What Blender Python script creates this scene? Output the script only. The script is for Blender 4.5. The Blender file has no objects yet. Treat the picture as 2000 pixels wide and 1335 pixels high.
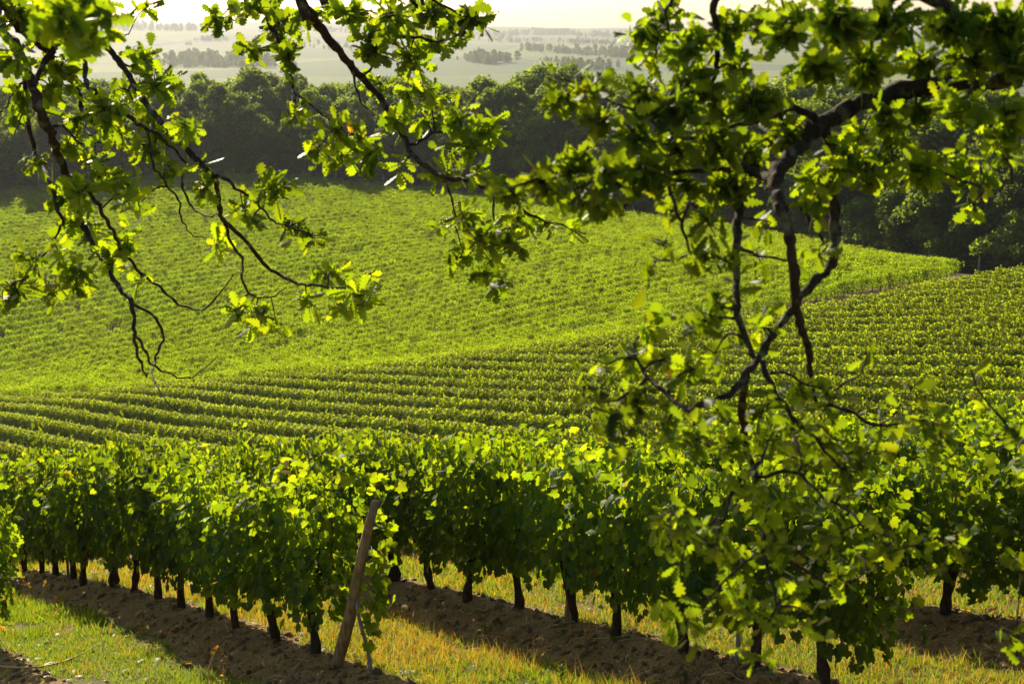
import bpy, math, random
import numpy as np
from mathutils import Vector, Matrix

random.seed(7)
rng = np.random.default_rng(11)
R = math.radians
scene = bpy.context.scene
COL = scene.collection

# ------------------------------------------------------------------ camera, sky, sun, exposure
PITCH = R(12.2)
FPX = 2778.0                       # focal length in pixels of the 2000 px wide photograph (50 mm)
SUN_AZ, SUN_EL = R(-24), R(23.5)

cam_d = bpy.data.cameras.new("camera")
cam = bpy.data.objects.new("camera", cam_d)
COL.objects.link(cam)
cam.location = (0, 0, 0)
cam.rotation_euler = (math.pi / 2 - PITCH, 0, 0)
cam_d.sensor_width = 36.0
cam_d.lens = 36.0 * FPX / 2000.0
cam_d.clip_start, cam_d.clip_end = 0.05, 40000
cam_d.dof.use_dof = True
cam_d.dof.focus_distance = 14.0
cam_d.dof.aperture_fstop = 4.6
scene.camera = cam

world = bpy.data.worlds.new("World")
scene.world = world
world.use_nodes = True
wn = world.node_tree
sky = wn.nodes.new("ShaderNodeTexSky")
sky.sky_type = 'NISHITA'
sky.sun_disc = False
sky.sun_elevation = SUN_EL
sky.sun_rotation = SUN_AZ
sky.altitude = 100
sky.air_density = 1.0
sky.dust_density = 1.6
sky.ozone_density = 1.0
bg = wn.nodes["Background"]
bg.inputs["Strength"].default_value = 0.086
wn.links.new(sky.outputs[0], bg.inputs[0])

SUN_DIR = Vector((math.sin(SUN_AZ) * math.cos(SUN_EL), math.cos(SUN_AZ) * math.cos(SUN_EL), math.sin(SUN_EL)))
sun_d = bpy.data.lights.new("sun", 'SUN')
sun_d.energy = 5.0
sun_d.angle = R(0.5)
sun_d.color = (1.0, 0.87, 0.66)
sun = bpy.data.objects.new("sun", sun_d)
COL.objects.link(sun)
sun.rotation_euler = (-SUN_DIR).to_track_quat('-Z', 'Y').to_euler()

vs = scene.view_settings
vs.view_transform = 'Standard'
vs.look = 'None'
vs.exposure = 1.08
vs.gamma = 1
vs.use_curve_mapping = False
cy = scene.cycles
cy.max_bounces = 6
cy.diffuse_bounces = 2
cy.glossy_bounces = 2
cy.transmission_bounces = 3
cy.transparent_max_bounces = 4
cy.volume_bounces = 0
cy.use_denoising = True
cy.use_adaptive_sampling = False
cy.caustics_reflective = False
cy.caustics_refractive = False
cy.sample_clamp_indirect = 6


# ------------------------------------------------------------------ helpers
def tag(o, label=None, cat=None, group=None, kind=None):
    if label: o["label"] = label
    if cat: o["category"] = cat
    if group: o["group"] = group
    if kind: o["kind"] = kind
    return o


def mesh_obj(name, V, F, mat=None, parent=None, attrs=None, smooth=False, link=True):
    """V (n,3); F list of (m,k) int arrays; attrs {name: (per-face array)}"""
    me = bpy.data.meshes.new(name)
    V = np.asarray(V, dtype=np.float32)
    F = [np.asarray(f, dtype=np.int32) for f in (F if isinstance(F, list) else [F]) if len(f)]
    me.vertices.add(len(V))
    me.vertices.foreach_set("co", V.ravel())
    loops = np.concatenate([f.ravel() for f in F])
    tot = np.concatenate([np.full(len(f), f.shape[1], np.int32) for f in F])
    start = np.concatenate([[0], np.cumsum(tot)[:-1]]).astype(np.int32)
    me.loops.add(len(loops))
    me.loops.foreach_set("vertex_index", loops)
    me.polygons.add(len(tot))
    me.polygons.foreach_set("loop_start", start)
    me.polygons.foreach_set("loop_total", tot)
    if smooth:
        me.polygons.foreach_set("use_smooth", np.ones(len(tot), dtype=bool))
    if attrs:
        for k, (dom, a) in attrs.items():
            at_ = me.attributes.new(k, 'FLOAT', dom)
            at_.data.foreach_set("value", np.asarray(a, dtype=np.float32))
    me.update(calc_edges=True)
    me.validate()
    if mat: me.materials.append(mat)
    o = bpy.data.objects.new(name, me)
    if link: COL.objects.link(o)
    if parent: o.parent = parent
    return o


def empty(name, loc, label, cat, group=None, rz=0.0):
    o = bpy.data.objects.new(name, None)
    o.empty_display_size = 0.2
    COL.objects.link(o)
    o.location = loc
    o.rotation_euler = (0, 0, rz)
    return tag(o, label, cat, group)


class MB:
    """collects pieces of several tubes/boxes into one mesh"""
    def __init__(s):
        s.V, s.F4, s.F3, s.n = [], [], [], 0

    def add(s, V, F4=None, F3=None):
        V = np.asarray(V, float)
        if F4 is not None and len(F4): s.F4.append(np.asarray(F4) + s.n)
        if F3 is not None and len(F3): s.F3.append(np.asarray(F3) + s.n)
        s.V.append(V); s.n += len(V)

    def tube(s, P, r, sides=6, wob=0.0, cap=True):
        P = np.asarray(P, float); n = len(P)
        r = np.broadcast_to(np.asarray(r, float), (n,))
        T = np.gradient(P, axis=0); T /= np.linalg.norm(T, axis=1)[:, None] + 1e-9
        ref = np.array([0.31, 0.2, 0.93]) if abs(T[0][2]) < .8 else np.array([1., .1, .05])
        A = np.cross(T, ref); A /= np.linalg.norm(A, axis=1)[:, None] + 1e-9
        B = np.cross(T, A)
        th = np.arange(sides) * 2 * math.pi / sides
        rr = r[:, None] * (1 + wob * rng.normal(size=(n, sides)))
        V = P[:, None, :] + rr[..., None] * (np.cos(th)[None, :, None] * A[:, None, :] + np.sin(th)[None, :, None] * B[:, None, :])
        i = np.arange(n - 1)[:, None] * sides; j = np.arange(sides)[None, :]; k = (j + 1) % sides
        F4 = np.stack([i + j, i + k, i + sides + k, i + sides + j], -1).reshape(-1, 4)
        V = V.reshape(-1, 3); F3 = []
        if cap:
            V = np.vstack([V, P[0], P[-1]])
            a, b = n * sides, n * sides + 1
            jj = np.arange(sides); kk = (jj + 1) % sides
            F3 = np.vstack([np.stack([kk, jj, np.full(sides, a)], -1),
                            np.stack([(n - 1) * sides + jj, (n - 1) * sides + kk, np.full(sides, b)], -1)])
        s.add(V, F4, F3)

    def box(s, c, d, rot=None):
        c = np.asarray(c, float); d = np.asarray(d, float) / 2
        V = np.array([[x, y, z] for x in (-1, 1) for y in (-1, 1) for z in (-1, 1)], float) * d
        if rot is not None: V = V @ np.asarray(rot).T
        s.add(V + c, [[0, 1, 3, 2], [4, 6, 7, 5], [0, 4, 5, 1], [2, 3, 7, 6], [0, 2, 6, 4], [1, 5, 7, 3]])

    def build(s, name, mat=None, parent=None, smooth=False, attrs=None, link=True):
        F = []
        if s.F4: F.append(np.vstack(s.F4))
        if s.F3: F.append(np.vstack(s.F3))
        return mesh_obj(name, np.vstack(s.V), F, mat, parent, attrs, smooth, link)


def smooth_path(P, n=4):
    """Catmull-Rom resample"""
    P = np.asarray(P, float)
    if len(P) < 3: 
        t = np.linspace(0, 1, n + 1)[:, None]
        return P[0] * (1 - t) + P[-1] * t
    Q = np.vstack([2 * P[0] - P[1], P, 2 * P[-1] - P[-2]]); out = []
    for i in range(1, len(Q) - 2):
        p0, p1, p2, p3 = Q[i - 1:i + 3]
        for t in np.arange(n) / n:
            out.append(.5 * (2 * p1 + (p2 - p0) * t + (2 * p0 - 5 * p1 + 4 * p2 - p3) * t * t + (3 * p1 - p0 - 3 * p2 + p3) * t ** 3))
    out.append(P[-1])
    return np.array(out)


def frames(Y, N):
    """rotation matrices whose y axis follows Y and z axis is close to N"""
    Y = Y / (np.linalg.norm(Y, axis=1)[:, None] + 1e-9)
    X = np.cross(Y, N); X /= np.linalg.norm(X, axis=1)[:, None] + 1e-9
    Z = np.cross(X, Y)
    return np.stack([X, Y, Z], -1)


def scatter(tv, tf, P, M, S):
    """copies of a template mesh merged into arrays: V, F"""
    n, k = len(P), len(tv)
    S = np.asarray(S, float)
    if S.ndim == 1: S = np.repeat(S[:, None], 3, 1)
    V = np.einsum('nij,nkj->nki', M, tv[None] * S[:, None, :]) + P[:, None, :]
    F = tf[None] + (np.arange(n) * k)[:, None, None]
    return V.reshape(-1, 3), F.reshape(-1, tf.shape[1])


def hsh(i, j, seed):
    v = np.sin(i * 127.1 + j * 311.7 + seed * 74.7) * 43758.5453
    return v - np.floor(v)


def vnoise(x, y, seed=0):
    xi, yi = np.floor(x), np.floor(y); fx, fy = x - xi, y - yi
    fx = fx * fx * (3 - 2 * fx); fy = fy * fy * (3 - 2 * fy)
    a, b = hsh(xi, yi, seed), hsh(xi + 1, yi, seed); c, d = hsh(xi, yi + 1, seed), hsh(xi + 1, yi + 1, seed)
    return (a * (1 - fx) + b * fx) * (1 - fy) + (c * (1 - fx) + d * fx) * fy


def fbm(x, y, oct=4, seed=0):
    s, a, t = 0, 1, 0
    for o in range(oct):
        s = s + a * vnoise(x * 2 ** o, y * 2 ** o, seed + o); t += a; a *= .5
    return s / t - .5


SP, CP = math.sin(PITCH), math.cos(PITCH)


def at(px, py, zc):
    """the world point a photograph pixel shows at depth zc (metres along the view axis)"""
    a, b = (px - 1000) / FPX, (667.5 - py) / FPX
    return np.array([a * zc, zc * (CP + b * SP), zc * (-SP + b * CP)])


def project(P):
    P = np.atleast_2d(P)
    zc = P[:, 1] * CP - P[:, 2] * SP
    up = P[:, 1] * SP + P[:, 2] * CP
    zz = np.where(zc > .1, zc, .1)
    return 1000 + FPX * P[:, 0] / zz, 667.5 - FPX * up / zz, zc


# ------------------------------------------------------------------ materials
def new_mat(name):
    m = bpy.data.materials.new(name); m.use_nodes = True
    nt = m.node_tree
    return m, nt, nt.nodes["Principled BSDF"], nt.nodes["Material Output"]


def node(nt, t, **kw):
    n = nt.nodes.new(t)
    for k, v in kw.items(): setattr(n, k, v)
    return n


def ramp(nt, src, stops, interp='LINEAR'):
    r = node(nt, "ShaderNodeValToRGB"); r.color_ramp.interpolation = interp
    els = r.color_ramp.elements
    while len(els) > 1: els.remove(els[0])
    els[0].position, els[0].color = stops[0][0], (*stops[0][1], 1)
    for p, c in stops[1:]:
        e = els.new(p); e.color = (*c, 1)
    nt.links.new(src, r.inputs[0])
    return r.outputs[0]


def leaf_mat(name, refl, trans, amount=0.5, rough=0.42, spec=0.45, obj_var=0.25):
    """refl / trans: ramps over the per-leaf random attribute 'rnd'"""
    m, nt, pb, out = new_mat(name)
    L = nt.links.new
    a = node(nt, "ShaderNodeAttribute", attribute_name="rnd")
    cr = ramp(nt, a.outputs["Fac"], refl); ct = ramp(nt, a.outputs["Fac"], trans)
    oi = node(nt, "ShaderNodeObjectInfo")
    mr = node(nt, "ShaderNodeMapRange")
    mr.inputs[3].default_value = 1 - obj_var; mr.inputs[4].default_value = 1 + obj_var
    L(oi.outputs["Random"], mr.inputs[0])
    def var(c):
        h = node(nt, "ShaderNodeHueSaturation"); L(c, h.inputs["Color"]); L(mr.outputs[0], h.inputs["Value"]); return h.outputs[0]
    cr, ct = var(cr), var(ct)
    tc = node(nt, "ShaderNodeTexCoord"); nz = node(nt, "ShaderNodeTexNoise"); nz.inputs["Scale"].default_value = 60
    L(tc.outputs["Object"], nz.inputs["Vector"])
    bp = node(nt, "ShaderNodeBump"); bp.inputs["Strength"].default_value = .25; bp.inputs["Distance"].default_value = .01
    L(nz.outputs[0], bp.inputs["Height"])
    L(cr, pb.inputs["Base Color"]); pb.inputs["Roughness"].default_value = rough
    pb.inputs["Specular IOR Level"].default_value = spec
    L(bp.outputs[0], pb.inputs["Normal"])
    tr = node(nt, "ShaderNodeBsdfTranslucent"); L(ct, tr.inputs[0])
    mx = node(nt, "ShaderNodeMixShader"); mx.inputs[0].default_value = amount
    L(pb.outputs[0], mx.inputs[1]); L(tr.outputs[0], mx.inputs[2]); L(mx.outputs[0], out.inputs[0])
    return m


def bark_mat(name, c0, c1, scale=30, rough=.9, bump=.6):
    m, nt, pb, out = new_mat(name)
    L = nt.links.new
    tc = node(nt, "ShaderNodeTexCoord"); mp = node(nt, "ShaderNodeMapping"); mp.inputs["Scale"].default_value = (1, 1, .3)
    nz = node(nt, "ShaderNodeTexNoise"); nz.inputs["Scale"].default_value = scale; nz.inputs["Detail"].default_value = 6
    L(tc.outputs["Object"], mp.inputs[0]); L(mp.outputs[0], nz.inputs["Vector"])
    c = ramp(nt, nz.outputs[0], [(.3, c0), (.7, c1)])
    if name == "oak_bark":                                    # lichen
        n2 = node(nt, "ShaderNodeTexNoise"); n2.inputs["Scale"].default_value = 14; n2.inputs["Detail"].default_value = 5; L(tc.outputs["Object"], n2.inputs["Vector"])
        f = ramp(nt, n2.outputs[0], [(.56, (0, 0, 0)), (.66, (1, 1, 1))])
        mx = node(nt, "ShaderNodeMix", data_type='RGBA'); L(f, mx.inputs[0]); L(c, mx.inputs[6]); mx.inputs[7].default_value = (.12, .12, .065, 1); c = mx.outputs[2]
    L(c, pb.inputs["Base Color"]); pb.inputs["Roughness"].default_value = rough; pb.inputs["Specular IOR Level"].default_value = .15
    bp = node(nt, "ShaderNodeBump"); bp.inputs["Strength"].default_value = bump; bp.inputs["Distance"].default_value = .02
    L(nz.outputs[0], bp.inputs["Height"]); L(bp.outputs[0], pb.inputs["Normal"])
    return m


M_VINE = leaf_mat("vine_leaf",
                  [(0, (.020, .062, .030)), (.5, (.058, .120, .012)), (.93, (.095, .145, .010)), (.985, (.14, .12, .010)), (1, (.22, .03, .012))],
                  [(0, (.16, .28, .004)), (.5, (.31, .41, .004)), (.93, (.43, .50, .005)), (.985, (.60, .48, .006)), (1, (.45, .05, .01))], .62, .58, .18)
M_OAK = leaf_mat("oak_leaf",
                 [(0, (.022, .055, .009)), (.5, (.040, .085, .010)), (.95, (.065, .110, .010)), (1, (.20, .10, .015))],
                 [(0, (.17, .27, .004)), (.5, (.32, .43, .004)), (.95, (.50, .56, .005)), (1, (.62, .34, .008))], .55, .52, .14)
M_TREE = leaf_mat("tree_leaf",
                  [(0, (.026, .070, .020)), (.5, (.046, .105, .020)), (1, (.075, .120, .016))],
                  [(0, (.12, .19, .008)), (.5, (.22, .30, .008)), (1, (.38, .43, .008))], .55, .6, .2, .3)
M_GRASS = leaf_mat("grass_blade",
                   [(0, (.05, .10, .012)), (.55, (.08, .13, .015)), (.7, (.20, .15, .03)), (1, (.30, .17, .035))],
                   [(0, (.22, .34, .012)), (.55, (.36, .46, .015)), (.7, (.55, .38, .03)), (1, (.65, .33, .03))], .5, .5, .3, 0.0)
M_BARK = bark_mat("oak_bark", (.014, .009, .006), (.055, .038, .024), 40)
M_TRUNK = bark_mat("vine_bark", (.020, .013, .009), (.075, .05, .032), 45)
M_POST = bark_mat("weathered_wood", (.11, .07, .033), (.36, .25, .125), 28, .85, .5)
M_GREYWOOD = bark_mat("grey_wood", (.14, .12, .10), (.32, .29, .25), 30)
M_STEEL = bark_mat("galvanised_steel", (.16, .15, .14), (.28, .26, .25), 60, .5, .1)
M_STRAW = bark_mat("straw", (.35, .25, .10), (.55, .42, .2), 50)
M_STONE = bark_mat("stone", (.16, .14, .12), (.42, .39, .35), 12)
M_WALL = bark_mat("lime_render", (.55, .52, .46), (.72, .69, .62), .3, .9, .1)
M_TILE = bark_mat("clay_tile", (.28, .13, .08), (.40, .20, .12), 1, .9, .2)
M_DARK = bark_mat("dark_shutter", (.03, .03, .03), (.06, .06, .06), 2, .7, .1)
mg, ntg, pbg, _ = new_mat("grape_skin")
pbg.inputs["Base Color"].default_value = (.012, .012, .025, 1); pbg.inputs["Roughness"].default_value = .45
M_GRAPE = mg

# ------------------------------------------------------------------ terrain
U = np.array([-0.56, 0.828]); U /= np.linalg.norm(U)        # along the near rows, away from the camera
N = np.array([U[1], -U[0]])                                 # across the rows, to the right and away
ROW0 = 5.15                                                 # across coordinate of the nearest complete row
RSP = 2.03                                                  # row spacing


def plane(x, y): return -3.31 + .11 * x - .167 * y      # the brow the nearest rows stand on


def brow(x, y):
    return plane(x, y) - .010 * np.maximum(0, y - 13.0) ** 2 * (1 + .60 * np.clip(x, 0, 9))


def plane2(x, y): return -22.2 + .155 * (x + 5.1) - .123 * (y - 92.6)   # the slope below the brow


def on_plane2(px, py, dz=1.2):
    a = at(px, py, 1.0); k = (plane2(0, 0) + dz) / (a[2] - (plane2(a[0], a[1]) - plane2(0, 0)))
    return a * k


ctrl = []
for y in (9, 13, 17, 22, 26):
    for x in (-1.1 * y - 3, -.5 * y, -.2 * y, .1 * y, .4 * y, 1.0 * y + 3):
        ctrl.append((x, y, max(brow(x, y), plane2(x, y) + .3)))
for y in (42, 52, 64, 78):
    for x in (-1.0 * y, -.5 * y, -.25 * y, 0, .2 * y, .4 * y, .8 * y):
        ctrl.append((x, y, plane2(x, y)))
BPX = [(0, 772), (300, 748), (600, 722), (850, 696), (1100, 664), (1300, 641), (1600, 590), (1880, 538)]
BND = np.array([on_plane2(*p) for p in BPX])
for p in BND: ctrl.append((p[0], p[1], p[2] - 1.2))
PIX = [(-300, 780, 140), (0, 765, 130), (400, 735, 119), (850, 692, 107), (1400, 625, 102), (1800, 548, 103),
       (0, 560, 174), (600, 520, 166), (1100, 500, 146), (1500, 500, 130),
       (0, 404, 222), (300, 372, 226), (600, 389, 212), (900, 395, 203), (1300, 430, 180), (1650, 484, 152), (1880, 511, 137),
       (0, 374, 240), (300, 347, 246), (600, 348, 240), (950, 370, 222), (1300, 417, 196), (1650, 474, 166), (1950, 512, 146)]
# the pixels follow the tops of the vines: the ground lies lower
for (px, py, zc) in PIX:
    p = at(px, py, zc)
    ctrl.append((p[0], p[1], p[2] - (1.3 if zc < 228 else 0)))
for (x, y, z) in [(-110, 90, -34), (-130, 130, -38), (-150, 230, -31), (-120, 300, -28), (0, 300, -27), (110, 300, -27), (140, 200, -20), (100, 110, -14), (80, 70, -8),
                  (150, 150, -17)]:
    ctrl.append((x, y, z))
print("boundary", BND.round(1).tolist())
ctrl = np.array(ctrl)


def tps_fit(C, lam=2.0):
    n = len(C); d = np.hypot(C[:, None, 0] - C[None, :, 0], C[:, None, 1] - C[None, :, 1])
    K = np.where(d > 0, d * d * np.log(d + 1e-9), 0) + lam * np.eye(n)
    Pm = np.c_[np.ones(n), C[:, :2]]
    A = np.block([[K, Pm], [Pm.T, np.zeros((3, 3))]])
    return np.linalg.solve(A, np.r_[C[:, 2], 0, 0, 0])


TW = tps_fit(ctrl)


def tps(x, y):
    x = np.asarray(x, float); y = np.asarray(y, float)
    sh = x.shape; x = x.ravel(); y = y.ravel(); out = np.empty(len(x))
    for i in range(0, len(x), 40000):
        a, b = x[i:i + 40000], y[i:i + 40000]
        d2 = (a[:, None] - ctrl[None, :, 0]) ** 2 + (b[:, None] - ctrl[None, :, 1]) ** 2
        out[i:i + 40000] = (.5 * d2 * np.log(d2 + 1e-12)) @ TW[:-3] + TW[-3] + TW[-2] * a + TW[-1] * b
    return out.reshape(sh)


def sstep(a, b, t):
    t = np.clip((t - a) / (b - a), 0, 1); return t * t * (3 - 2 * t)


def height(x, y, fine=True):
    x = np.asarray(x, float); y = np.asarray(y, float)
    r = np.hypot(x, y)
    z = tps(np.clip(x, -150, 150), np.clip(y, 0, 300))
    w = sstep(14, 22, y)
    z = brow(x, np.minimum(y, 24)) * (1 - w) + z * w
    # the bank the photographer stands on, and the land behind
    zb = -1.62 - .02 * y + .1 * np.clip(x, -20, 20) * .5
    w = sstep(1.0, 8.5, y)
    z = zb * (1 - w) + z * w
    # far country: falls to a plain, then rises in long hills to the horizon
    t = np.clip((r - 2200) / 5200, 0, 1)
    zf = -50 + 74 * t ** .9 + 30 * fbm(x / 1100 + 3, y / 1100, 3, 5) * np.clip(r / 2500, 0, 1.6) + 22 * np.exp(-((x + 1100) / 800) ** 2) * sstep(3500, 5200, r)
    w = sstep(285, 700, np.maximum(r, np.abs(x) * 2.2))
    z = z * (1 - w) + zf * w
    if fine:
        n = x * N[0] + y * N[1]
        d = (n - ROW0 + 40 * RSP) % RSP
        d = np.where(d > RSP / 2, d - RSP, d)
        nearw = 1 - sstep(30, 60, r)
        mound = .075 * np.exp(-((d + .02) / .30) ** 2) - .05 * np.exp(-((d + .75) / .35) ** 2)
        soil = np.exp(-((d + .45) / .55) ** 2)
        s = x * U[0] + y * U[1]
        cl = np.abs(fbm(x * 3.2, y * 3.2, 4, 9)) * .16 + np.abs(fbm(n * 2.0, s * 9.0, 3, 19)) * .07
        z = z + nearw * (mound + soil * (cl - .04) + .03 * fbm(x * 1.3, y * 1.3, 3, 2))
    return z


def soil_mask(x, y):
    n = x * N[0] + y * N[1]
    d = (n - ROW0 + 40 * RSP) % RSP
    d = np.where(d > RSP / 2, d - RSP, d)
    e = .5 * fbm(x * 1.7, y * 1.7, 4, 31)
    return sstep(-.72, -.54, d + e * 1.1) * (1 - sstep(.06, .28, d + e * .7)), d


ang = np.concatenate([np.arange(-180, -34, 4.0), np.arange(-34, 34, .2), np.arange(34, 180, 4.0)]) * math.pi / 180
rad = [0.3]
while rad[-1] < 12000:
    r_ = rad[-1]
    rad.append(r_ + (.3 if r_ < 8.5 else max(.05, .0048 * r_) if r_ < 30 else .012 * r_ if r_ < 300 else .02 * r_))
rad = np.array(rad)
AA, RR = np.meshgrid(ang, rad)
gx, gy = RR * np.sin(AA), RR * np.cos(AA)
gz = height(gx, gy)
na, nr = len(ang), len(rad)
i = np.arange(nr - 1)[:, None] * na; j = np.arange(na)[None, :]; k = (j + 1) % na
GF = np.stack([i + j, i + k, i + na + k, i + na + j], -1).reshape(-1, 4)
sm, dd = soil_mask(gx, gy)


def build_ground_mat():
    m, nt, pb, out = new_mat("ground")
    L = nt.links.new
    geo = node(nt, "ShaderNodeNewGeometry")
    soil = node(nt, "ShaderNodeAttribute", attribute_name="soil").outputs["Fac"]
    far = node(nt, "ShaderNodeAttribute", attribute_name="far").outputs["Fac"]
    track = node(nt, "ShaderNodeAttribute", attribute_name="track").outputs["Fac"]
    def noise(scale, det=5, seed=0):
        n = node(nt, "ShaderNodeTexNoise"); n.inputs["Scale"].default_value = scale; n.inputs["Detail"].default_value = det
        L(geo.outputs["Position"], n.inputs["Vector"]); return n.outputs[0]
    def mix(f, a, b):
        n = node(nt, "ShaderNodeMix", data_type='RGBA'); L(f, n.inputs[0]); L(a, n.inputs[6]); L(b, n.inputs[7]); return n.outputs[2]
    n1, n2, n3 = noise(2.2), noise(14), noise(45, 3)
    c_soil = mix(n2, ramp(nt, n1, [(.3, (.11, .062, .018)), (.7, (.27, .17, .055))]), ramp(nt, n3, [(.3, (.07, .038, .012)), (.55, (.25, .155, .048)), (.75, (.44, .31, .13))]))
    c_grass = mix(n2, ramp(nt, n1, [(.3, (.055, .075, .014)), (.6, (.14, .12, .03))]), ramp(nt, n3, [(.3, (.08, .055, .02)), (.7, (.17, .14, .03))]))
    near = mix(soil, c_grass, c_soil)
    c_track = ramp(nt, n1, [(.3, (.22, .15, .09)), (.7, (.33, .24, .15))])
    near = mix(track, near, c_track)
    # far fields
    mp = node(nt, "ShaderNodeMapping"); mp.inputs["Scale"].default_value = (.0028, .0016, 0); mp.inputs["Rotation"].default_value = (0, 0, .2)
    L(geo.outputs["Position"], mp.inputs[0])
    vo = node(nt, "ShaderNodeTexVoronoi"); vo.inputs["Scale"].default_value = 1; vo.inputs["Randomness"].default_value = .9
    L(mp.outputs[0], vo.inputs["Vector"])
    sx = node(nt, "ShaderNodeSeparateColor"); L(vo.outputs["Color"], sx.inputs[0])
    c_f = ramp(nt, sx.outputs[0], [(0, (.040, .085, .008)), (.25, (.10, .145, .009)), (.45, (.06, .10, .008)), (.6, (.13, .15, .016)), (.8, (.075, .12, .008)), (.92, (.11, .11, .02))], 'CONSTANT')
    ve = node(nt, "ShaderNodeTexVoronoi", feature='DISTANCE_TO_EDGE'); ve.inputs["Scale"].default_value = 1; ve.inputs["Randomness"].default_value = .9
    L(mp.outputs[0], ve.inputs["Vector"])
    le = node(nt, "ShaderNodeMath", operation='LESS_THAN'); le.inputs[1].default_value = .012; L(ve.outputs[0], le.inputs[0])
    dk = node(nt, "ShaderNodeRGB"); dk.outputs[0].default_value = (.03, .045, .012, 1)
    c_far = mix(le.outputs[0], c_f, dk.outputs[0])
    L(mix(far, near, c_far), pb.inputs["Base Color"])
    pb.inputs["Roughness"].default_value = .95; pb.inputs["Specular IOR Level"].default_value = .15
    bp = node(nt, "ShaderNodeBump"); bp.inputs["Strength"].default_value = .7; bp.inputs["Distance"].default_value = .03
    ad = node(nt, "ShaderNodeMath", operation='ADD'); L(n2, ad.inputs[0]); L(n3, ad.inputs[1]); L(ad.outputs[0], bp.inputs["Height"])
    L(bp.outputs[0], pb.inputs["Normal"])
    return m


# the track between the two plots and the one along the wood
BND = np.vstack([BND[0] + (BND[0] - BND[1]), BND, BND[-1] + 2 * (BND[-1] - BND[-2])])
WOOD = np.array([at(*p)[:2] for p in [(-500, 410, 236), (0, 376, 236), (300, 348, 242), (600, 350, 236), (950, 372, 218), (1300, 419, 192), (1650, 474, 162), (1900, 511, 142), (2300, 560, 126)]])


def y_near(x): return np.interp(x, BND[:, 0], BND[:, 1])
def y_wood(x): return np.interp(x, WOOD[:, 0], WOOD[:, 1])


yb, yw = y_near(gx), y_wood(gx)
wob = 1.5 * fbm(gx * .2, gy * .2, 3, 3)
track = np.maximum(sstep(.2, 1.2, gy - yb + wob) * (1 - sstep(3.2, 4.4, gy - yb + wob - 12 * sstep(.04, .15, gx / np.maximum(gy, 1)))), sstep(.2, .9, gy - yw + wob * .4) * (1 - sstep(2.6, 4.0, gy - yw + wob)))
track = np.maximum(track, sstep(.5, 2.0, gx - .316 * gy) * sstep(0, 1, gy - yb) * (gy < yw + 4) * (.6 + .4 * wob)) * (RR < 330)
far = sstep(500, 900, RR)
smn = sm * (1 - sstep(45, 70, RR)) + .35 * sstep(45, 70, RR)
ground = mesh_obj("ground", np.stack([gx, gy, gz], -1).reshape(-1, 3), GF, build_ground_mat(), None,
                  {"soil": ('POINT', smn.ravel()), "far": ('POINT', far.ravel()), "track": ('POINT', track.ravel())}, smooth=True)
tag(ground, kind='structure')
hz = lambda x, y: float(height(np.array([x]), np.array([y]))[0])

# ------------------------------------------------------------------ grapevines
ho = [(0, .10), (.16, -.10), (.36, -.08), (.50, .12), (.42, .30), (.52, .50), (.40, .62), (.26, .62), (.18, .84), (0, 1.0)]
VL = [(0, .36, .05)] + [(x, y, 0) for x, y in ho] + [(-x, y, 0) for x, y in ho[-2:0:-1]]
VL = np.array(VL, float)
VL[1:, 2] = -.22 * (np.abs(VL[1:, 0]) ** 1.5) * 2 - .10 * np.maximum(VL[1:, 1] - .4, 0)
nvl = len(VL) - 1
VF = np.array([[0, 1 + i, 1 + (i + 1) % nvl] for i in range(nvl)])
VL[:, 1] -= .05

FARL = np.array([(0, 0, 0), (.5, .35, -.12), (.28, .85, -.1), (0, 1, -.08), (-.28, .85, -.1), (-.5, .35, -.12), (0, .45, .06)], float)
FARF = np.array([[6, i, (i + 1) % 6] for i in range(6)])


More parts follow.
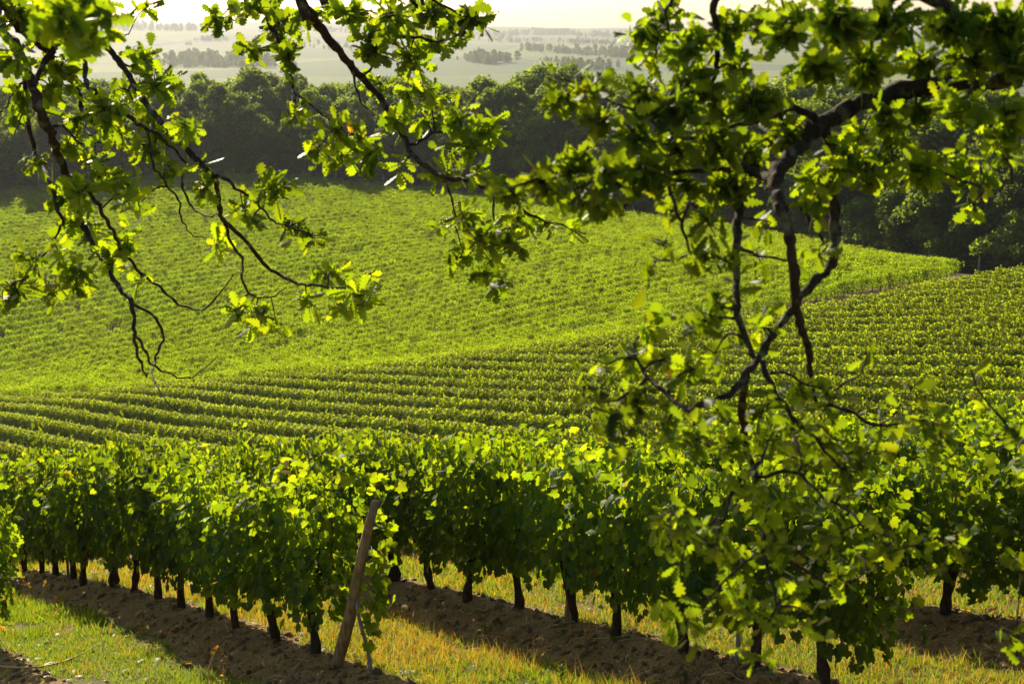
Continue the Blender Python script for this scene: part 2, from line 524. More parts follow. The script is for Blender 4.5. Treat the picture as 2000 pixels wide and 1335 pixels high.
def vine_leaves(seed, nshoot, step, filler, size, tall=1.0, iso=0.0):
    g = np.random.default_rng(seed)
    P, Y, Nn = [], [], []
    for s in range(nshoot):
        x0 = g.uniform(-.46, .46); side = g.choice([-1, 1])
        top = g.uniform(1.32, 1.66) * tall
        if g.random() < .16: top += g.uniform(.06, .2) * tall
        lean = g.uniform(.05, .30) * side * (1.5 if g.random() < .15 else 1); xl = g.normal(0, .13)
        droop = g.random() < .6
        nn = int((top - .55) / step)
        for q in range(nn):
            t = q / nn
            z = .52 + (top - .52) * t
            yy = lean * (math.sin(t * 2.2) if droop else t) * 1.0
            p = np.array([x0 + xl * t, yy, z])
            a = g.uniform(0, 6.28); out = np.array([math.cos(a), math.sin(a) * 1.0, g.uniform(-.35, .35)])
            off = out * g.uniform(.06, .15)
            P.append(p + off); 
            sgn = np.sign(p[1] + off[1] + 1e-6)
            up = .30 + .35 * t ** 3
            Nn.append(np.array([g.normal(0, .45 + .5 * t), sgn * (1.0 - .4 * t) + g.normal(0, .5), up + g.normal(0, .5)]))
            Y.append(out * .7 + np.array([0, sgn * .25, -.9 + .5 * t + g.normal(0, .25)]))
        if droop:                                            # hanging tip
            for q in range(g.integers(3, 8)):
                P.append(np.array([x0 + xl + g.normal(0, .06), side * (.22 + .02 * q + g.normal(0, .03)), top - .05 - .09 * q]))
                Nn.append(np.array([g.normal(0, .4), side, .4 + g.normal(0, .3)])); Y.append(np.array([g.normal(0, .5), side * .3, -1]))
    for s in range(filler):
        z = .37 + (1.25 * tall - .12) * g.random() ** .9; side = g.choice([-1, 1])
        w = .14 + .13 * math.sin(min(1, max(0, z - .3) / 1.25) * 2.6)
        P.append(np.array([g.uniform(-.5, .5), side * w * g.uniform(.5, 1.15), z]))
        Nn.append(np.array([g.normal(0, .6), side * .8, .35 + g.normal(0, .4)])); Y.append(np.array([g.normal(0, .6), side * .2, -1 + g.normal(0, .3)]))
    P, Y, Nn = np.array(P), np.array(Y), np.array(Nn)
    if iso: Nn = Nn * (1 - iso) + iso * g.normal(0, 1, Nn.shape)
    P[:, 2] += .05 * np.sin(P[:, 0] * 7 + seed)
    S = size * g.uniform(.5, 1.25, len(P)); S = np.stack([S * g.uniform(.85, 1.1, len(P)), S, S * g.uniform(-.6, 2.6, len(P))], -1)
    rnd = np.clip(g.normal(.45, .22, len(P)) + .12 * (P[:, 2] - 1.3), 0, .95)
    rnd[g.random(len(P)) < .0006] = 1.0
    rnd[g.random(len(P)) < .003] = .985
    return P, frames(Y, Nn), S, rnd


def hedge_leaves(seed):
    """one vine of the trimmed plot: a short, even, rounded length of hedge"""
    g = np.random.default_rng(seed); n = 620
    x = g.uniform(-.42, .42, n); t = g.random(n)
    a = (t - .5) * 2                                          # -1 foot of one face .. 0 top .. +1 foot of the other
    top = 1.25 + .035 * np.sin(x * 5 + seed * 1.7) + .03 * g.normal(size=n)
    w = .21 + .03 * np.sin(x * 5 + seed * 2)
    fl = np.abs(a) < .26; ang_ = a / .26 * math.pi / 2
    y = np.where(fl, w * np.sin(ang_), np.sign(a) * w * (1.05 - .3 * np.maximum(0, np.abs(a) - .8)))
    z = np.where(fl, top - .20 * (1 - np.cos(ang_)), top - .20 - (np.abs(a) - .26) / .74 * (top - .55))
    Nn = np.stack([0 * x, np.where(fl, np.sin(ang_), np.sign(a)), np.where(fl, np.cos(ang_), .25)], -1) + g.normal(0, 1, (n, 3)) * np.where(fl, .85, .30)[:, None]
    ins = g.random(n) ** 2 * .10
    P = np.stack([x, y * (1 - ins / .23), z], -1) + g.normal(0, .025, (n, 3))
    k = g.random(n) < .02; P[k, 2] += g.uniform(.03, .16, k.sum()) * (np.abs(a[k]) < .4)
    Y = np.stack([g.normal(0, .6, n), np.sign(a) * .4, -.8 + .5 * fl + g.normal(0, .3, n)], -1)
    S = .098 * g.uniform(.6, 1.2, n); S = np.stack([S, S, S * g.uniform(-.3, 2, n)], -1)
    rnd = np.clip(g.normal(.56, .2, n) + .36 * fl, 0, .93); rnd[g.random(n) < .002] = .985  # leaves on the rounded top coloured lighter, as if sunlit
    return P, frames(Y, Nn), S, rnd


def foliage_mesh(name, data, tv, tf, mat, link=False):
    P, M, S, rnd = data
    V, F = scatter(tv, tf, P, M, S)
    return mesh_obj(name, V, F, mat, None, {"rnd": ('FACE', np.repeat(rnd, len(tf)))}, link=link)


def vine_trunk(seed):
    g = np.random.default_rng(seed); b = MB()
    lean = g.normal(0, .07, 2); zs = np.linspace(-.12, .66, 9)
    P = np.array([[lean[0] * t ** 1.5 + .025 * math.sin(5 * t + seed), lean[1] * t + .02 * math.cos(4 * t + seed), z] for t, z in zip(np.linspace(0, 1, 9), zs)])
    r = .040 * (1.25 - .35 * np.linspace(0, 1, 9)) * (1 + .16 * g.normal(size=9)) * g.uniform(.85, 1.2)
    r[-1] *= 1.25
    b.tube(P, r, 9, .10)
    e = P[-1]
    for sg in (-1, 1):
        if g.random() < .85:
            b.tube(smooth_path([e - [0, 0, .05], e + [sg * .12, 0, .08], e + [sg * .40, g.normal(0, .03), .10 + g.normal(0, .02)]], 3), np.linspace(.028, .012, 7), 7, .1)
    for s in range(7):                                       # canes
        x0 = g.uniform(-.4, .4)
        b.tube(smooth_path([[x0, 0, .74], [x0 + g.normal(0, .05), g.normal(0, .06), 1.1], [x0 + g.normal(0, .1), g.normal(0, .1), g.uniform(1.35, 1.6)]], 3), np.linspace(.006, .003, 7), 5)
    return b


def ico():
    t = (1 + 5 ** .5) / 2
    v = np.array([(-1, t, 0), (1, t, 0), (-1, -t, 0), (1, -t, 0), (0, -1, t), (0, 1, t), (0, -1, -t), (0, 1, -t), (t, 0, -1), (t, 0, 1), (-t, 0, -1), (-t, 0, 1)]) / math.hypot(1, t)
    f = np.array([(0, 11, 5), (0, 5, 1), (0, 1, 7), (0, 7, 10), (0, 10, 11), (1, 5, 9), (5, 11, 4), (11, 10, 2), (10, 7, 6), (7, 1, 8), (3, 9, 4), (3, 4, 2), (3, 2, 6), (3, 6, 8), (3, 8, 9), (4, 9, 5), (2, 4, 11), (6, 2, 10), (8, 6, 7), (9, 8, 1)])
    return v, f


ICV, ICF = ico()


def subdiv(v, f):
    cache = {}; v = list(map(tuple, v)); nf = []
    def mid(a, b):
        k = (min(a, b), max(a, b))
        if k not in cache:
            m = np.add(v[a], v[b]) / 2; v.append(tuple(m / np.linalg.norm(m))); cache[k] = len(v) - 1
        return cache[k]
    for a, b, c in f:
        x, y, z = mid(a, b), mid(b, c), mid(c, a)
        nf += [(a, x, z), (x, b, y), (z, y, c), (x, y, z)]
    return np.array(v), np.array(nf)


IC2V, IC2F = subdiv(ICV, ICF)


def grape_mesh(seed):
    g = np.random.default_rng(seed); P = []
    for q in range(46):
        t = g.random() ** 1.3; a = g.uniform(0, 6.28); rr = .042 * (1 - .75 * t) * g.uniform(.5, 1)
        P.append([rr * math.cos(a), rr * math.sin(a), -.16 * t])
    P = np.array(P)
    V, F = scatter(IC2V, IC2F, P, np.repeat(np.eye(3)[None], len(P), 0), np.full(len(P), .0085))
    return mesh_obj("grape_bunch", V, F, M_GRAPE, None, None, True, link=False)


NV = 7
FOL = [foliage_mesh("foliage", vine_leaves(100 + q, 19, .046, 720, .082), VL, VF, M_VINE).data for q in range(NV)]
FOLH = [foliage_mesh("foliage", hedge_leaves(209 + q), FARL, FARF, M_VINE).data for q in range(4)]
TRK = [vine_trunk(300 + q).build("trunk", M_TRUNK, None, True, None, False).data for q in range(NV)]
GRP = [grape_mesh(400 + q).data for q in range(3)]

# positions of every vine of the near plot
VSP = .80
END1 = at(660, 1296, 12.3)[:2]
vines = []                                                    # (row, order, x, y)
S_END = {}
for rw in range(-1, 42):
    nco = ROW0 + min(rw, 6) * RSP + max(0, rw - 6) * 2.3
    s_end = float(END1 @ U) + .32 if rw == 0 else None
    # rows start along a headland that runs to the lower right
    s0 = (float(END1 @ U) + .52) if rw == 0 else (float(at(-45, 1240, 10.9)[:2] @ U) + 3.6 if rw == -1 else float(END1 @ U) - 1.2 - 2.6 * rw)
    if rw >= 2: s0 = max(s0, float(END1 @ U) - 60)
    S_END[rw] = s0
    for q in range(190):
        s = s0 + q * VSP + rng.normal(0, .05)
        p = N * (nco + rng.normal(0, .03)) + U * s
        if p[1] < 3: continue
        if p[1] > y_near(p[0]) - .5 + rng.normal(0, .6): break
        vines.append((rw, q, p[0], p[1]))
vx = np.array([v[2] for v in vines]); vy = np.array([v[3] for v in vines])
vz = height(vx, vy)
ppx, ppy, pzc = project(np.stack([vx, vy, vz + 1.2], -1))
inview = (ppx > -60) & (ppx < 2060) & (ppy < 1500) & (pzc > 2)
near_ok = (ppx > -900) & (ppx < 2900) & (pzc > 2)
# the vines that show: nearest first, none hidden behind the tops of nearer rows
tpx, tpy, _ = project(np.stack([vx, vy, vz + np.where(pzc > 24, 1.25, 1.6)], -1))
skyl = np.full(60, 1400.0); shows = np.zeros(len(vines), bool)
for k_ in np.argsort(pzc):
    if not inview[k_]: continue
    b0 = int(np.clip(tpx[k_] // 40, 0, 49)); b1 = int(np.clip((tpx[k_] + 900 / pzc[k_]) // 40, b0, 49))
    shows[k_] = tpy[k_] < skyl[b0:b1 + 1].max() - 2
    skyl[b0:b1 + 1] = np.minimum(skyl[b0:b1 + 1], tpy[k_] + 5)
order = np.argsort(np.where(inview & shows, pzc, 1e9))
IND = set(order[:290].tolist())
ROWANG = math.atan2(U[1], U[0])
ORD = ["zeroth", "first", "second", "third", "fourth", "fifth", "sixth", "seventh", "eighth", "ninth", "tenth", "eleventh", "twelfth", "thirteenth", "fourteenth", "fifteenth",
       "sixteenth", "seventeenth", "eighteenth", "nineteenth", "twentieth", "twenty-first", "twenty-second", "twenty-third", "twenty-fourth", "twenty-fifth", "twenty-sixth"]
cnt = {}
for kx in sorted(IND, key=lambda k: (vines[k][0], vines[k][1])):
    rw, q, x, y = vines[kx]
    cnt[rw] = cnt.get(rw, 0) + 1
    c = cnt[rw]
    if rw == -1: lab = f"vine at the picture's left edge in front of the near row, {ORD[min(c,26)]} from its end"
    elif rw == 0: lab = f"{ORD[min(c, 26)]} vine from the leaning wooden end post in its row"
    elif rw == 1: lab = f"{ORD[min(c, 26)]} vine from the right in the row just behind the leaning post" if c <= 26 else "leafy vine at the far hidden end of the row just behind the leaning post"
    elif rw <= 4: lab = f"{ORD[min(c, 26)]} vine from the right in the {ORD[rw + 1]} row back" if c <= 26 else f"leafy vine towards the hidden left end of the {ORD[rw + 1]} row back"
    else: lab = f"leafy vine merging into the trimmed {ORD[rw + 1]} row back on the near slope"
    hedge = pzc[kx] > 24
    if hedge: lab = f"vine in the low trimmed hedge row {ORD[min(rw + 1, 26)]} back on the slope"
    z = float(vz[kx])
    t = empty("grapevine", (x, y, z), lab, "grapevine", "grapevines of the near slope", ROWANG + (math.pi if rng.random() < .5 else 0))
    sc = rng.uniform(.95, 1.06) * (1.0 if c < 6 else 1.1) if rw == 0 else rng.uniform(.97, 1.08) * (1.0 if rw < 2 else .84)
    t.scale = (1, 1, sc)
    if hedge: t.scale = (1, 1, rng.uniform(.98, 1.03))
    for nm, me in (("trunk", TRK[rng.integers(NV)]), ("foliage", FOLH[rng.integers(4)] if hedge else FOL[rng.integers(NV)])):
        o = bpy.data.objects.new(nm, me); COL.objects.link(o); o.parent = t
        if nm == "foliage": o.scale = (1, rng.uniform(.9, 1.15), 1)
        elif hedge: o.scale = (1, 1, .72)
    if rw <= 2 and rng.random() < .55:
        o = bpy.data.objects.new("grape_bunch", GRP[rng.integers(3)]); COL.objects.link(o); o.parent = t
        o.location = (rng.uniform(-.3, .3), rng.uniform(-.12, .12), rng.uniform(.46, .62)); o.rotation_euler = (rng.normal(0, .1), 0, rng.uniform(0, 6))

# every other vine: one mass
pts, rots, scl, pick = [], [], [], []
for kx, v in enumerate(vines):
    if kx in IND or not near_ok[kx]: continue
    pts.append((v[2], v[3], vz[kx])); rots.append(ROWANG + (math.pi if rng.random() < .5 else 0)); scl.append(rng.uniform(.98, 1.02) * (.97 + .06 * vnoise(np.array(v[2] * .15), np.array(v[3] * .15), 8))); pick.append(5 + rng.integers(5))
MU = np.array([.975, .22]); MU /= np.linalg.norm(MU); MN = np.array([-MU[1], MU[0]])
fx, fy, fr = [], [], []
for rw in range(0, 130):
    nco = 45 + rw * 2.5
    s = np.arange(-170, 190, .80) + rng.normal(0, .1)
    P = MN[None] * (nco + .8 * fbm(s * .03, s * 0 + rw * .08, 2, 6))[:, None] + MU[None] * s[:, None]
    ok = (P[:, 1] > y_near(P[:, 0]) + 4.2 + 13.0 * sstep(.04, .15, P[:, 0] / P[:, 1])) & (P[:, 1] < y_wood(P[:, 0]) - .3) & (P[:, 0] > -.52 * P[:, 1] - 10) & (P[:, 0] < .312 * P[:, 1] + 2.4 * (hsh(np.full(len(P), rw * 1.0), 3.0, 5) - .6))
    gap = vnoise(P[:, 0] * .6, P[:, 1] * .6, 77) > .14
    P = P[ok & gap]
    fx += P[:, 0].tolist(); fy += P[:, 1].tolist()
fx, fy = np.array(fx) + rng.normal(0, .05, len(fx)), np.array(fy) + rng.normal(0, .05, len(fy))
fz = height(fx, fy)
pts += list(zip(fx, fy, fz)); rots += (math.atan2(MU[1], MU[0]) + math.pi * (rng.random(len(fx)) < .5) + rng.normal(0, .04, len(fx))).tolist()
scl += (rng.uniform(.92, 1.04, len(fx)) * (.84 + .30 * vnoise(fx * .12, fy * .12, 90))).tolist(); pick += rng.integers(0, 5, len(fx)).tolist()
print("stuff vines", len(pts), "near", len(vines))


def instancer(name, pts, rots, scl, sources, pick=None):
    me = bpy.data.meshes.new(name)
    me.vertices.add(len(pts)); me.vertices.foreach_set("co", np.asarray(pts, np.float32).ravel())
    a = me.attributes.new("rz", 'FLOAT', 'POINT'); a.data.foreach_set("value", np.asarray(rots, np.float32))
    a = me.attributes.new("sc", 'FLOAT', 'POINT'); a.data.foreach_set("value", np.asarray(scl, np.float32))
    a = me.attributes.new("pick", 'INT', 'POINT'); a.data.foreach_set("value", (rng.integers(0, len(sources), len(pts)) if pick is None else np.array(pick)).astype(np.int32))
    o = bpy.data.objects.new(name, me); COL.objects.link(o)
    ng = bpy.data.node_groups.new(name, 'GeometryNodeTree')
    ng.interface.new_socket("Geometry", in_out='INPUT', socket_type='NodeSocketGeometry')
    ng.interface.new_socket("Geometry", in_out='OUTPUT', socket_type='NodeSocketGeometry')
    nd, lk = ng.nodes, ng.links.new
    gi, go = nd.new("NodeGroupInput"), nd.new("NodeGroupOutput")
    g2i = nd.new("GeometryNodeGeometryToInstance")
    for sobj in reversed(sources):
        oi = nd.new("GeometryNodeObjectInfo"); oi.inputs["Object"].default_value = sobj; oi.transform_space = 'ORIGINAL'
        lk(oi.outputs["Geometry"], g2i.inputs[0])
    iop = nd.new("GeometryNodeInstanceOnPoints"); iop.inputs["Pick Instance"].default_value = True
    def attr(nm, ty):
        n = nd.new("GeometryNodeInputNamedAttribute"); n.data_type = ty; n.inputs["Name"].default_value = nm
        return n.outputs[0]
    cx = nd.new("ShaderNodeCombineXYZ"); lk(attr("rz", 'FLOAT'), cx.inputs[2])
    lk(gi.outputs[0], iop.inputs["Points"]); lk(g2i.outputs[0], iop.inputs["Instance"])
    lk(attr("pick", 'INT'), iop.inputs["Instance Index"]); lk(cx.outputs[0], iop.inputs["Rotation"]); lk(attr("sc", 'FLOAT'), iop.inputs["Scale"])
    lk(iop.outputs[0], go.inputs[0])
    md = o.modifiers.new("scatter", 'NODES'); md.node_group = ng
    return o


def joined_vine(q, args):
    """a far vine: trunk and leaves in one mesh"""
    d = vine_leaves(200 + q, *args) if args else hedge_leaves(200 + q)
    V, F = scatter(FARL, FARF, d[0], d[1], d[2])
    b = MB(); b.tube([[0, 0, -.1], [.02, .01, .3], [0, 0, .7]], [.05, .04, .03], 5)
    tv = np.vstack(b.V)
    t4 = np.vstack(b.F4); 
    t3 = np.vstack([np.vstack(b.F3), t4[:, [0, 1, 2]], t4[:, [0, 2, 3]]])
    me_o = mesh_obj("vine_source", np.vstack([V, tv]), [np.vstack([F, t3 + len(V)])], M_VINE, None,
                    {"rnd": ('FACE', np.r_[np.repeat(d[3], len(FARF)), np.zeros(len(t3))])}, link=False)
    me_o.data.materials.append(M_TRUNK)
    mi = np.r_[np.zeros(len(F), np.int32), np.ones(len(t3), np.int32)]
    me_o.data.polygons.foreach_set("material_index", mi)
    return me_o


vs_src = [joined_vine(q, (14, .066, 190, .105, 1.0, .30)) for q in range(5)] + [joined_vine(q + 9, None) for q in range(5)]
vy_ = instancer("vineyard", pts, rots, scl, vs_src, pick)
tag(vy_, "dense sunlit rows of vines filling the slope and the valley field below the wood", "vineyard", kind='stuff')

# ------------------------------------------------------------------ posts and stakes in the rows
def post(name, foot, topv, r, mat, label, cat, sides=9, flat=False):
    foot, topv = np.asarray(foot, float), np.asarray(topv, float)
    o = empty(name, foot, label, cat)
    b = MB(); d = topv - foot
    t = np.linspace(-.12, 1, 9)[:, None]
    P = d * t + np.c_[.012 * np.sin(t[:, 0] * 6), .01 * np.cos(t[:, 0] * 5), 0 * t[:, 0]]
    rr = r * (1.12 - .22 * t[:, 0]) * (1 + .05 * rng.normal(size=9))
    b.tube(P, rr, sides, .07)
    b.build("shaft", mat, o, False)
    return o, d


e1 = at(657, 1296, 12.25); e1[2] = hz(e1[0], e1[1])
t1 = at(735, 978, 11.72)
ep, d = post("end_post", e1, t1, .047, M_POST, "thick weathered wooden end post leaning right at the near row's end", "post")
b = MB()
for zz in (.70, .73):
    c = d * zz; dn = d / np.linalg.norm(d); A = np.cross(dn, [0, 1, 0]); A /= np.linalg.norm(A); B = np.cross(dn, A)
    th = np.linspace(0, 2 * math.pi, 15)
    b.tube(c + .058 * (np.cos(th)[:, None] * A + np.sin(th)[:, None] * B), .003, 5, cap=False)
b.build("wire_loop", M_STEEL, ep)
e2 = at(724, 1332, 11.9); e2[2] = hz(e2[0], e2[1])
post("stake", e2, at(697, 1165, 12.0), .018, M_GREYWOOD, "thin grey wooden stake propped beside the leaning end post", "stake", 6)


def row_post(px, py, rw, h, r, mat, name, label, cat="post"):
    """a post standing in row rw where the photograph shows its foot at column px"""
    s = np.linspace(-20, 60, 4000); P = N[None] * (ROW0 + rw * RSP) + U[None] * s[:, None]
    z = height(P[:, 0], P[:, 1]); qx, qy, qz = project(np.c_[P, z])
    q = np.argmin(np.abs(qx - px) + 1e6 * (qz < 2))
    f = np.array([P[q, 0], P[q, 1], z[q]])
    return post(name, f, f + [rng.normal(0, .03), rng.normal(0, .03), h], r, mat, label, cat, 8)


row_post(1111, 1209, 1, 1.3, .045, M_POST, "row_post", "squared brown wooden post among the trunks of the second row")
row_post(133, 1129, 0, 1.4, .018, M_POST, "stake", "slim reddish wooden stake between trunks of the near row", "stake")
row_post(1543, 1150, 2, 1.45, .06, M_POST, "row_post", "thick cut-topped wooden post half hidden behind the hanging oak branch")
row_post(1440, 1250, 1, 1.3, .02, M_STEEL, "stake", "thin steel stake in the second row behind the oak branch", "stake")

def end_shoots():
    """leafy shoots of the end vine that climb past the post and hang on its right side"""
    g = np.random.default_rng(88)
    host = next(o for o in COL.objects if o.get("label", "").startswith("first vine from the leaning"))
    P, Y, Nn = [], [], []; b = MB()
    for pts_ in ([(640, 950), (690, 905), (735, 950), (772, 930)], [(700, 985), (742, 1010), (752, 1060), (735, 1120), (742, 1185)], [(600, 905), (640, 890), (675, 915), (702, 950)],
                 [(728, 1120), (738, 1160), (722, 1210), (732, 1250)]):
        Q = smooth_path(np.array([at(x, y, 11.85 + .2 * g.random()) for x, y in pts_]), 6)
        b.tube(Q, .0035, 5)
        for q in Q:
            for _ in range(2):
                P.append(q + g.normal(0, .05, 3)); Y.append(g.normal(0, .6, 3) + [0, 0, -.4]); Nn.append(g.normal(0, .7, 3) + [0, -.5, .2])
    P, Y, Nn = np.array(P), np.array(Y), np.array(Nn)
    V, F = scatter(VL, VF, P, frames(Y, Nn), .095 * g.uniform(.6, 1.2, len(P)))
    bpy.context.view_layer.update()
    inv = np.array(host.matrix_world.inverted())
    tf_ = lambda X: np.asarray(X) @ inv[:3, :3].T + inv[:3, 3]
    sh = mesh_obj("shoot", tf_(V), F, M_VINE, host, {"rnd": ('FACE', np.repeat(np.clip(g.normal(.6, .2, len(P)), 0, .93), len(VF)))})
    b.V = [tf_(v) for v in b.V]
    b.build("cane", M_TRUNK, sh)


end_shoots()

# ------------------------------------------------------------------ grass, weeds, stones on the ground
def in_frame(x, y, z, m=60):
    a, b, c = project(np.stack([x, y, z], -1))
    return (a > -m) & (a < 2000 + m) & (b < 1335 + m) & (c > 3)


def grass(nblade, y0, y1, hscale, wscale, seed, tuft=False):
    g = np.random.default_rng(seed)
    y = y0 + (y1 - y0) * g.random(nblade * 3) ** 1.2; x = g.uniform(-.45, .45, len(y)) * y
    m, d = soil_mask(x, y)
    clump = vnoise(x * 1.1, y * 1.1, 5) * .6 + vnoise(x * 4.0, y * 4.0, 6) * .5
    keep = (g.random(len(y)) > m * 1.05) & (clump > .30 + .25 * g.random(len(y)) - .1) | (g.random(len(y)) < .015)
    if tuft:
        rn = np.floor((x * N[0] + y * N[1] - ROW0) / RSP)
        keep = (m < .6) & (vnoise(x * 2.3, y * 2.3, 15) > np.where(rn == 0, .56, np.where(rn == -1, .88, .74))) & (g.random(len(y)) < .8)
    x, y, m, d, clump = x[keep][:nblade], y[keep][:nblade], m[keep][:nblade], d[keep][:nblade], clump[keep][:nblade]
    z = height(x, y); ok = in_frame(x, y, z); x, y, z, m, d, clump = x[ok], y[ok], z[ok], m[ok], d[ok], clump[ok]
    n = len(x)
    T = np.array([(-.5, 0, 0), (.5, 0, 0), (-.32, .10, .55), (.32, .10, .55), (0, .38, 1.0)], float)
    h = hscale * g.uniform(.35, 1.0, n) * (.55 + .8 * clump)
    rowno = np.floor((x * N[0] + y * N[1] - ROW0) / RSP)
    dryp = np.where(rowno == 0, .34, np.where(rowno == -1, .05, .20)) * (1.0 + 2.6 * (vnoise(x * 1.1, y * 1.1, 41) - .5))
    dry = g.random(n) < (np.where(rowno == 0, .78, .40) if tuft else dryp)
    h = np.where(dry, h * 1.15, h)
    a = g.uniform(0, 6.28, n); lean = g.normal(0, .35, (n, 2))
    Y = np.stack([np.cos(a), np.sin(a), 0 * a], -1); X = np.stack([-np.sin(a), np.cos(a), 0 * a], -1)
    Zv = np.stack([lean[:, 0], lean[:, 1], np.ones(n)], -1)
    M = np.stack([X, Y, Zv], -1)
    S = np.stack([wscale * g.uniform(.7, 1.4, n), h * g.uniform(.5, 1.4, n), h], -1)
    V = np.einsum('nij,nkj->nki', M, T[None] * S[:, None, :]) + np.stack([x, y, z - .01], -1)[:, None, :]
    b = np.arange(n)[:, None] * 5
    F4 = b + np.array([[0, 1, 3, 2]]); F3 = b + np.array([[2, 3, 4]])
    rnd = np.where(dry, g.uniform(.68, 1, n), g.uniform(0, .55, n))
    return V.reshape(-1, 3), F4, F3, rnd


G = [grass(130000, 8.5, 18, .085, .008, 1), grass(26000, 8.5, 20, .19, .005, 3, True), grass(60000, 14, 40, .14, .014, 2)]
V, F4, F3, rd, off = [], [], [], [], 0
for g_ in G:
    V.append(g_[0]); F4.append(g_[1] + off); F3.append(g_[2] + off); rd.append(g_[3]); off += len(g_[0])
rd = np.concatenate(rd)
go = mesh_obj("grass", np.vstack(V), [np.vstack(F4), np.vstack(F3)], M_GRASS, None, {"rnd": ('FACE', np.r_[rd, rd])})
tag(go, "short sunlit grass and dry straw growing in strips between the vine rows", "grass", kind='stuff')

# clods and pebbles on the bare soil
def clods(n, seed, mat, name, label, smin, smax, soil_only=True):
    g = np.random.default_rng(seed)
    y = 8.8 + 13 * g.random(n * 4) ** 1.3; x = g.uniform(-.42, .42, len(y)) * y
    m, d = soil_mask(x, y); k = (m > .5) if soil_only else (m > -1)
    x, y = x[k][:n], y[k][:n]; z = height(x, y); ok = in_frame(x, y, z, 30); x, y, z = x[ok], y[ok], z[ok]
    n = len(x); P = np.stack([x, y, z], -1)
    S = (smin + (smax - smin) * g.random(n) ** 2.5)[:, None] * g.uniform(.5, 1.3, (n, 3)) * [1, 1, .75]
    Q = np.linalg.qr(g.normal(size=(n, 3, 3)))[0]
    V, F = scatter(ICV * (1 + .0), ICF, P, Q, S)
    V += g.normal(0, 1, V.shape) * np.repeat(S.mean(1) * .12, len(ICV))[:, None]
    o = mesh_obj(name, V, F, mat, None, None)
    return tag(o, label, name.replace("_", " "), kind='stuff')


M_CLOD = bark_mat("soil_clod", (.08, .046, .018), (.26, .17, .075), 9, .95, .5)
clods(5200, 51, M_CLOD, "soil_clods", "crumbled brown soil clods along the bare strips under the vines", .010, .055)
clods(700, 52, M_STONE, "pebbles", "small pale pebbles lying on the bare soil strips", .006, .022)


def litter():
    g = np.random.default_rng(61); n = 2600
    y = 8.8 + 14 * g.random(n) ** 1.2; x = g.uniform(-.42, .42, n) * y
    m, d = soil_mask(x, y); k = g.random(n) < np.exp(-(d / .7) ** 2)
    x, y = x[k], y[k]; z = height(x, y); n = len(x)
    Y = g.normal(size=(n, 3)) * [1, 1, .15]; Nn = g.normal(0, .35, (n, 3)) + [0, 0, 1]
    V, F = scatter(VL, VF, np.stack([x, y, z + .025], -1), frames(Y, Nn), g.uniform(.04, .09, n))
    rnd = np.where(g.random(n) < .8, g.uniform(.7, 1, n), g.uniform(0, .5, n))
    o = mesh_obj("fallen_leaves", V, F, M_GRASS, None, {"rnd": ('FACE', np.repeat(rnd, len(VF)))})
    tag(o, "dry brown and yellow vine leaves scattered on the soil under the rows", "fallen leaves", kind='stuff')


litter()


def prunings():
    g = np.random.default_rng(63); b = MB(); n = 420
    y = 8.8 + 11 * g.random(n) ** 1.2; x = g.uniform(-.42, .42, n) * y
    m, d = soil_mask(x, y); k = g.random(n) < np.exp(-((d + .3) / .7) ** 2)
    for x_, y_ in zip(x[k], y[k]):
        a = g.uniform(0, 6.28); l = g.uniform(.06, .32); dx, dy = l * math.cos(a), l * math.sin(a)
        P = np.array([[x_ + dx * t + g.normal(0, .006), y_ + dy * t + g.normal(0, .006), 0] for t in (0, .35, .7, 1)])
        P[:, 2] = height(P[:, 0], P[:, 1]) + .012 + np.abs(g.normal(0, .012, 4))
        b.tube(P, g.uniform(.0025, .005), 4)
    tag(b.build("prunings", M_STRAW), "short dry vine prunings and straw strewn over the soil", "prunings", kind='stuff')


prunings()


def ground_at(px, py):
    """where the line of sight through a pixel meets the ground"""
    zc = np.linspace(6, 40, 3000)
    P = np.array([at(px, py, 1.0)])[0][None] * zc[:, None]
    hgt = height(P[:, 0], P[:, 1]); q = np.argmax(P[:, 2] < hgt)
    return np.array([P[q, 0], P[q, 1], hgt[q]])


def weed(px, py, h, label, kind):
    f = ground_at(px, py); g = np.random.default_rng(int(px * 7 + py))
    o = empty("weed", f, label, "weed"); b = MB(); lv = []
    for s in range(3 if kind != 'seed' else 2):
        lean = g.normal(0, .16, 2) * h; hh = h * g.uniform(.7, 1.0)
        P = smooth_path([[0, 0, -.02], [lean[0] * .3, lean[1] * .3, hh * .5], [lean[0], lean[1], hh]], 5)
        b.tube(P, np.linspace(.0032, .0018, len(P)), 5)
        if kind == 'seed':
            for q in range(26):
                t = g.uniform(.82, 1.0); lv.append((P[min(int(t * len(P)), len(P) - 1)] + g.normal(0, .006, 3), g.normal(0, .3, 3) + [0, 0, 1], g.uniform(.02, .035)))
        else:
            for q in range(15):
                t = g.uniform(.15, 1.0); a = g.uniform(0, 6.28)
                lv.append((P[min(int(t * len(P)), len(P) - 1)], np.array([math.cos(a), math.sin(a), .5]), g.uniform(.02, .05)))
    b.build("stem", M_STRAW if kind != 'green' else M_GRASS, o)
    Pn = np.array([l[0] for l in lv]); Y = np.array([l[1] for l in lv]); S = np.array([l[2] for l in lv])
    T = FARL * [.38, 1, 1]
    V, F = scatter(T, FARF, Pn, frames(Y, g.normal(0, .4, (len(Pn), 3)) + [.2, -.3, .7]), S)
    rv = g.uniform(.75, 1, len(Pn)) if kind != 'green' else g.uniform(.3, .6, len(Pn))
    mesh_obj("seed_head" if kind == 'seed' else "leaves", V, F, M_GRASS, o, {"rnd": ('FACE', np.repeat(rv, len(FARF)))})


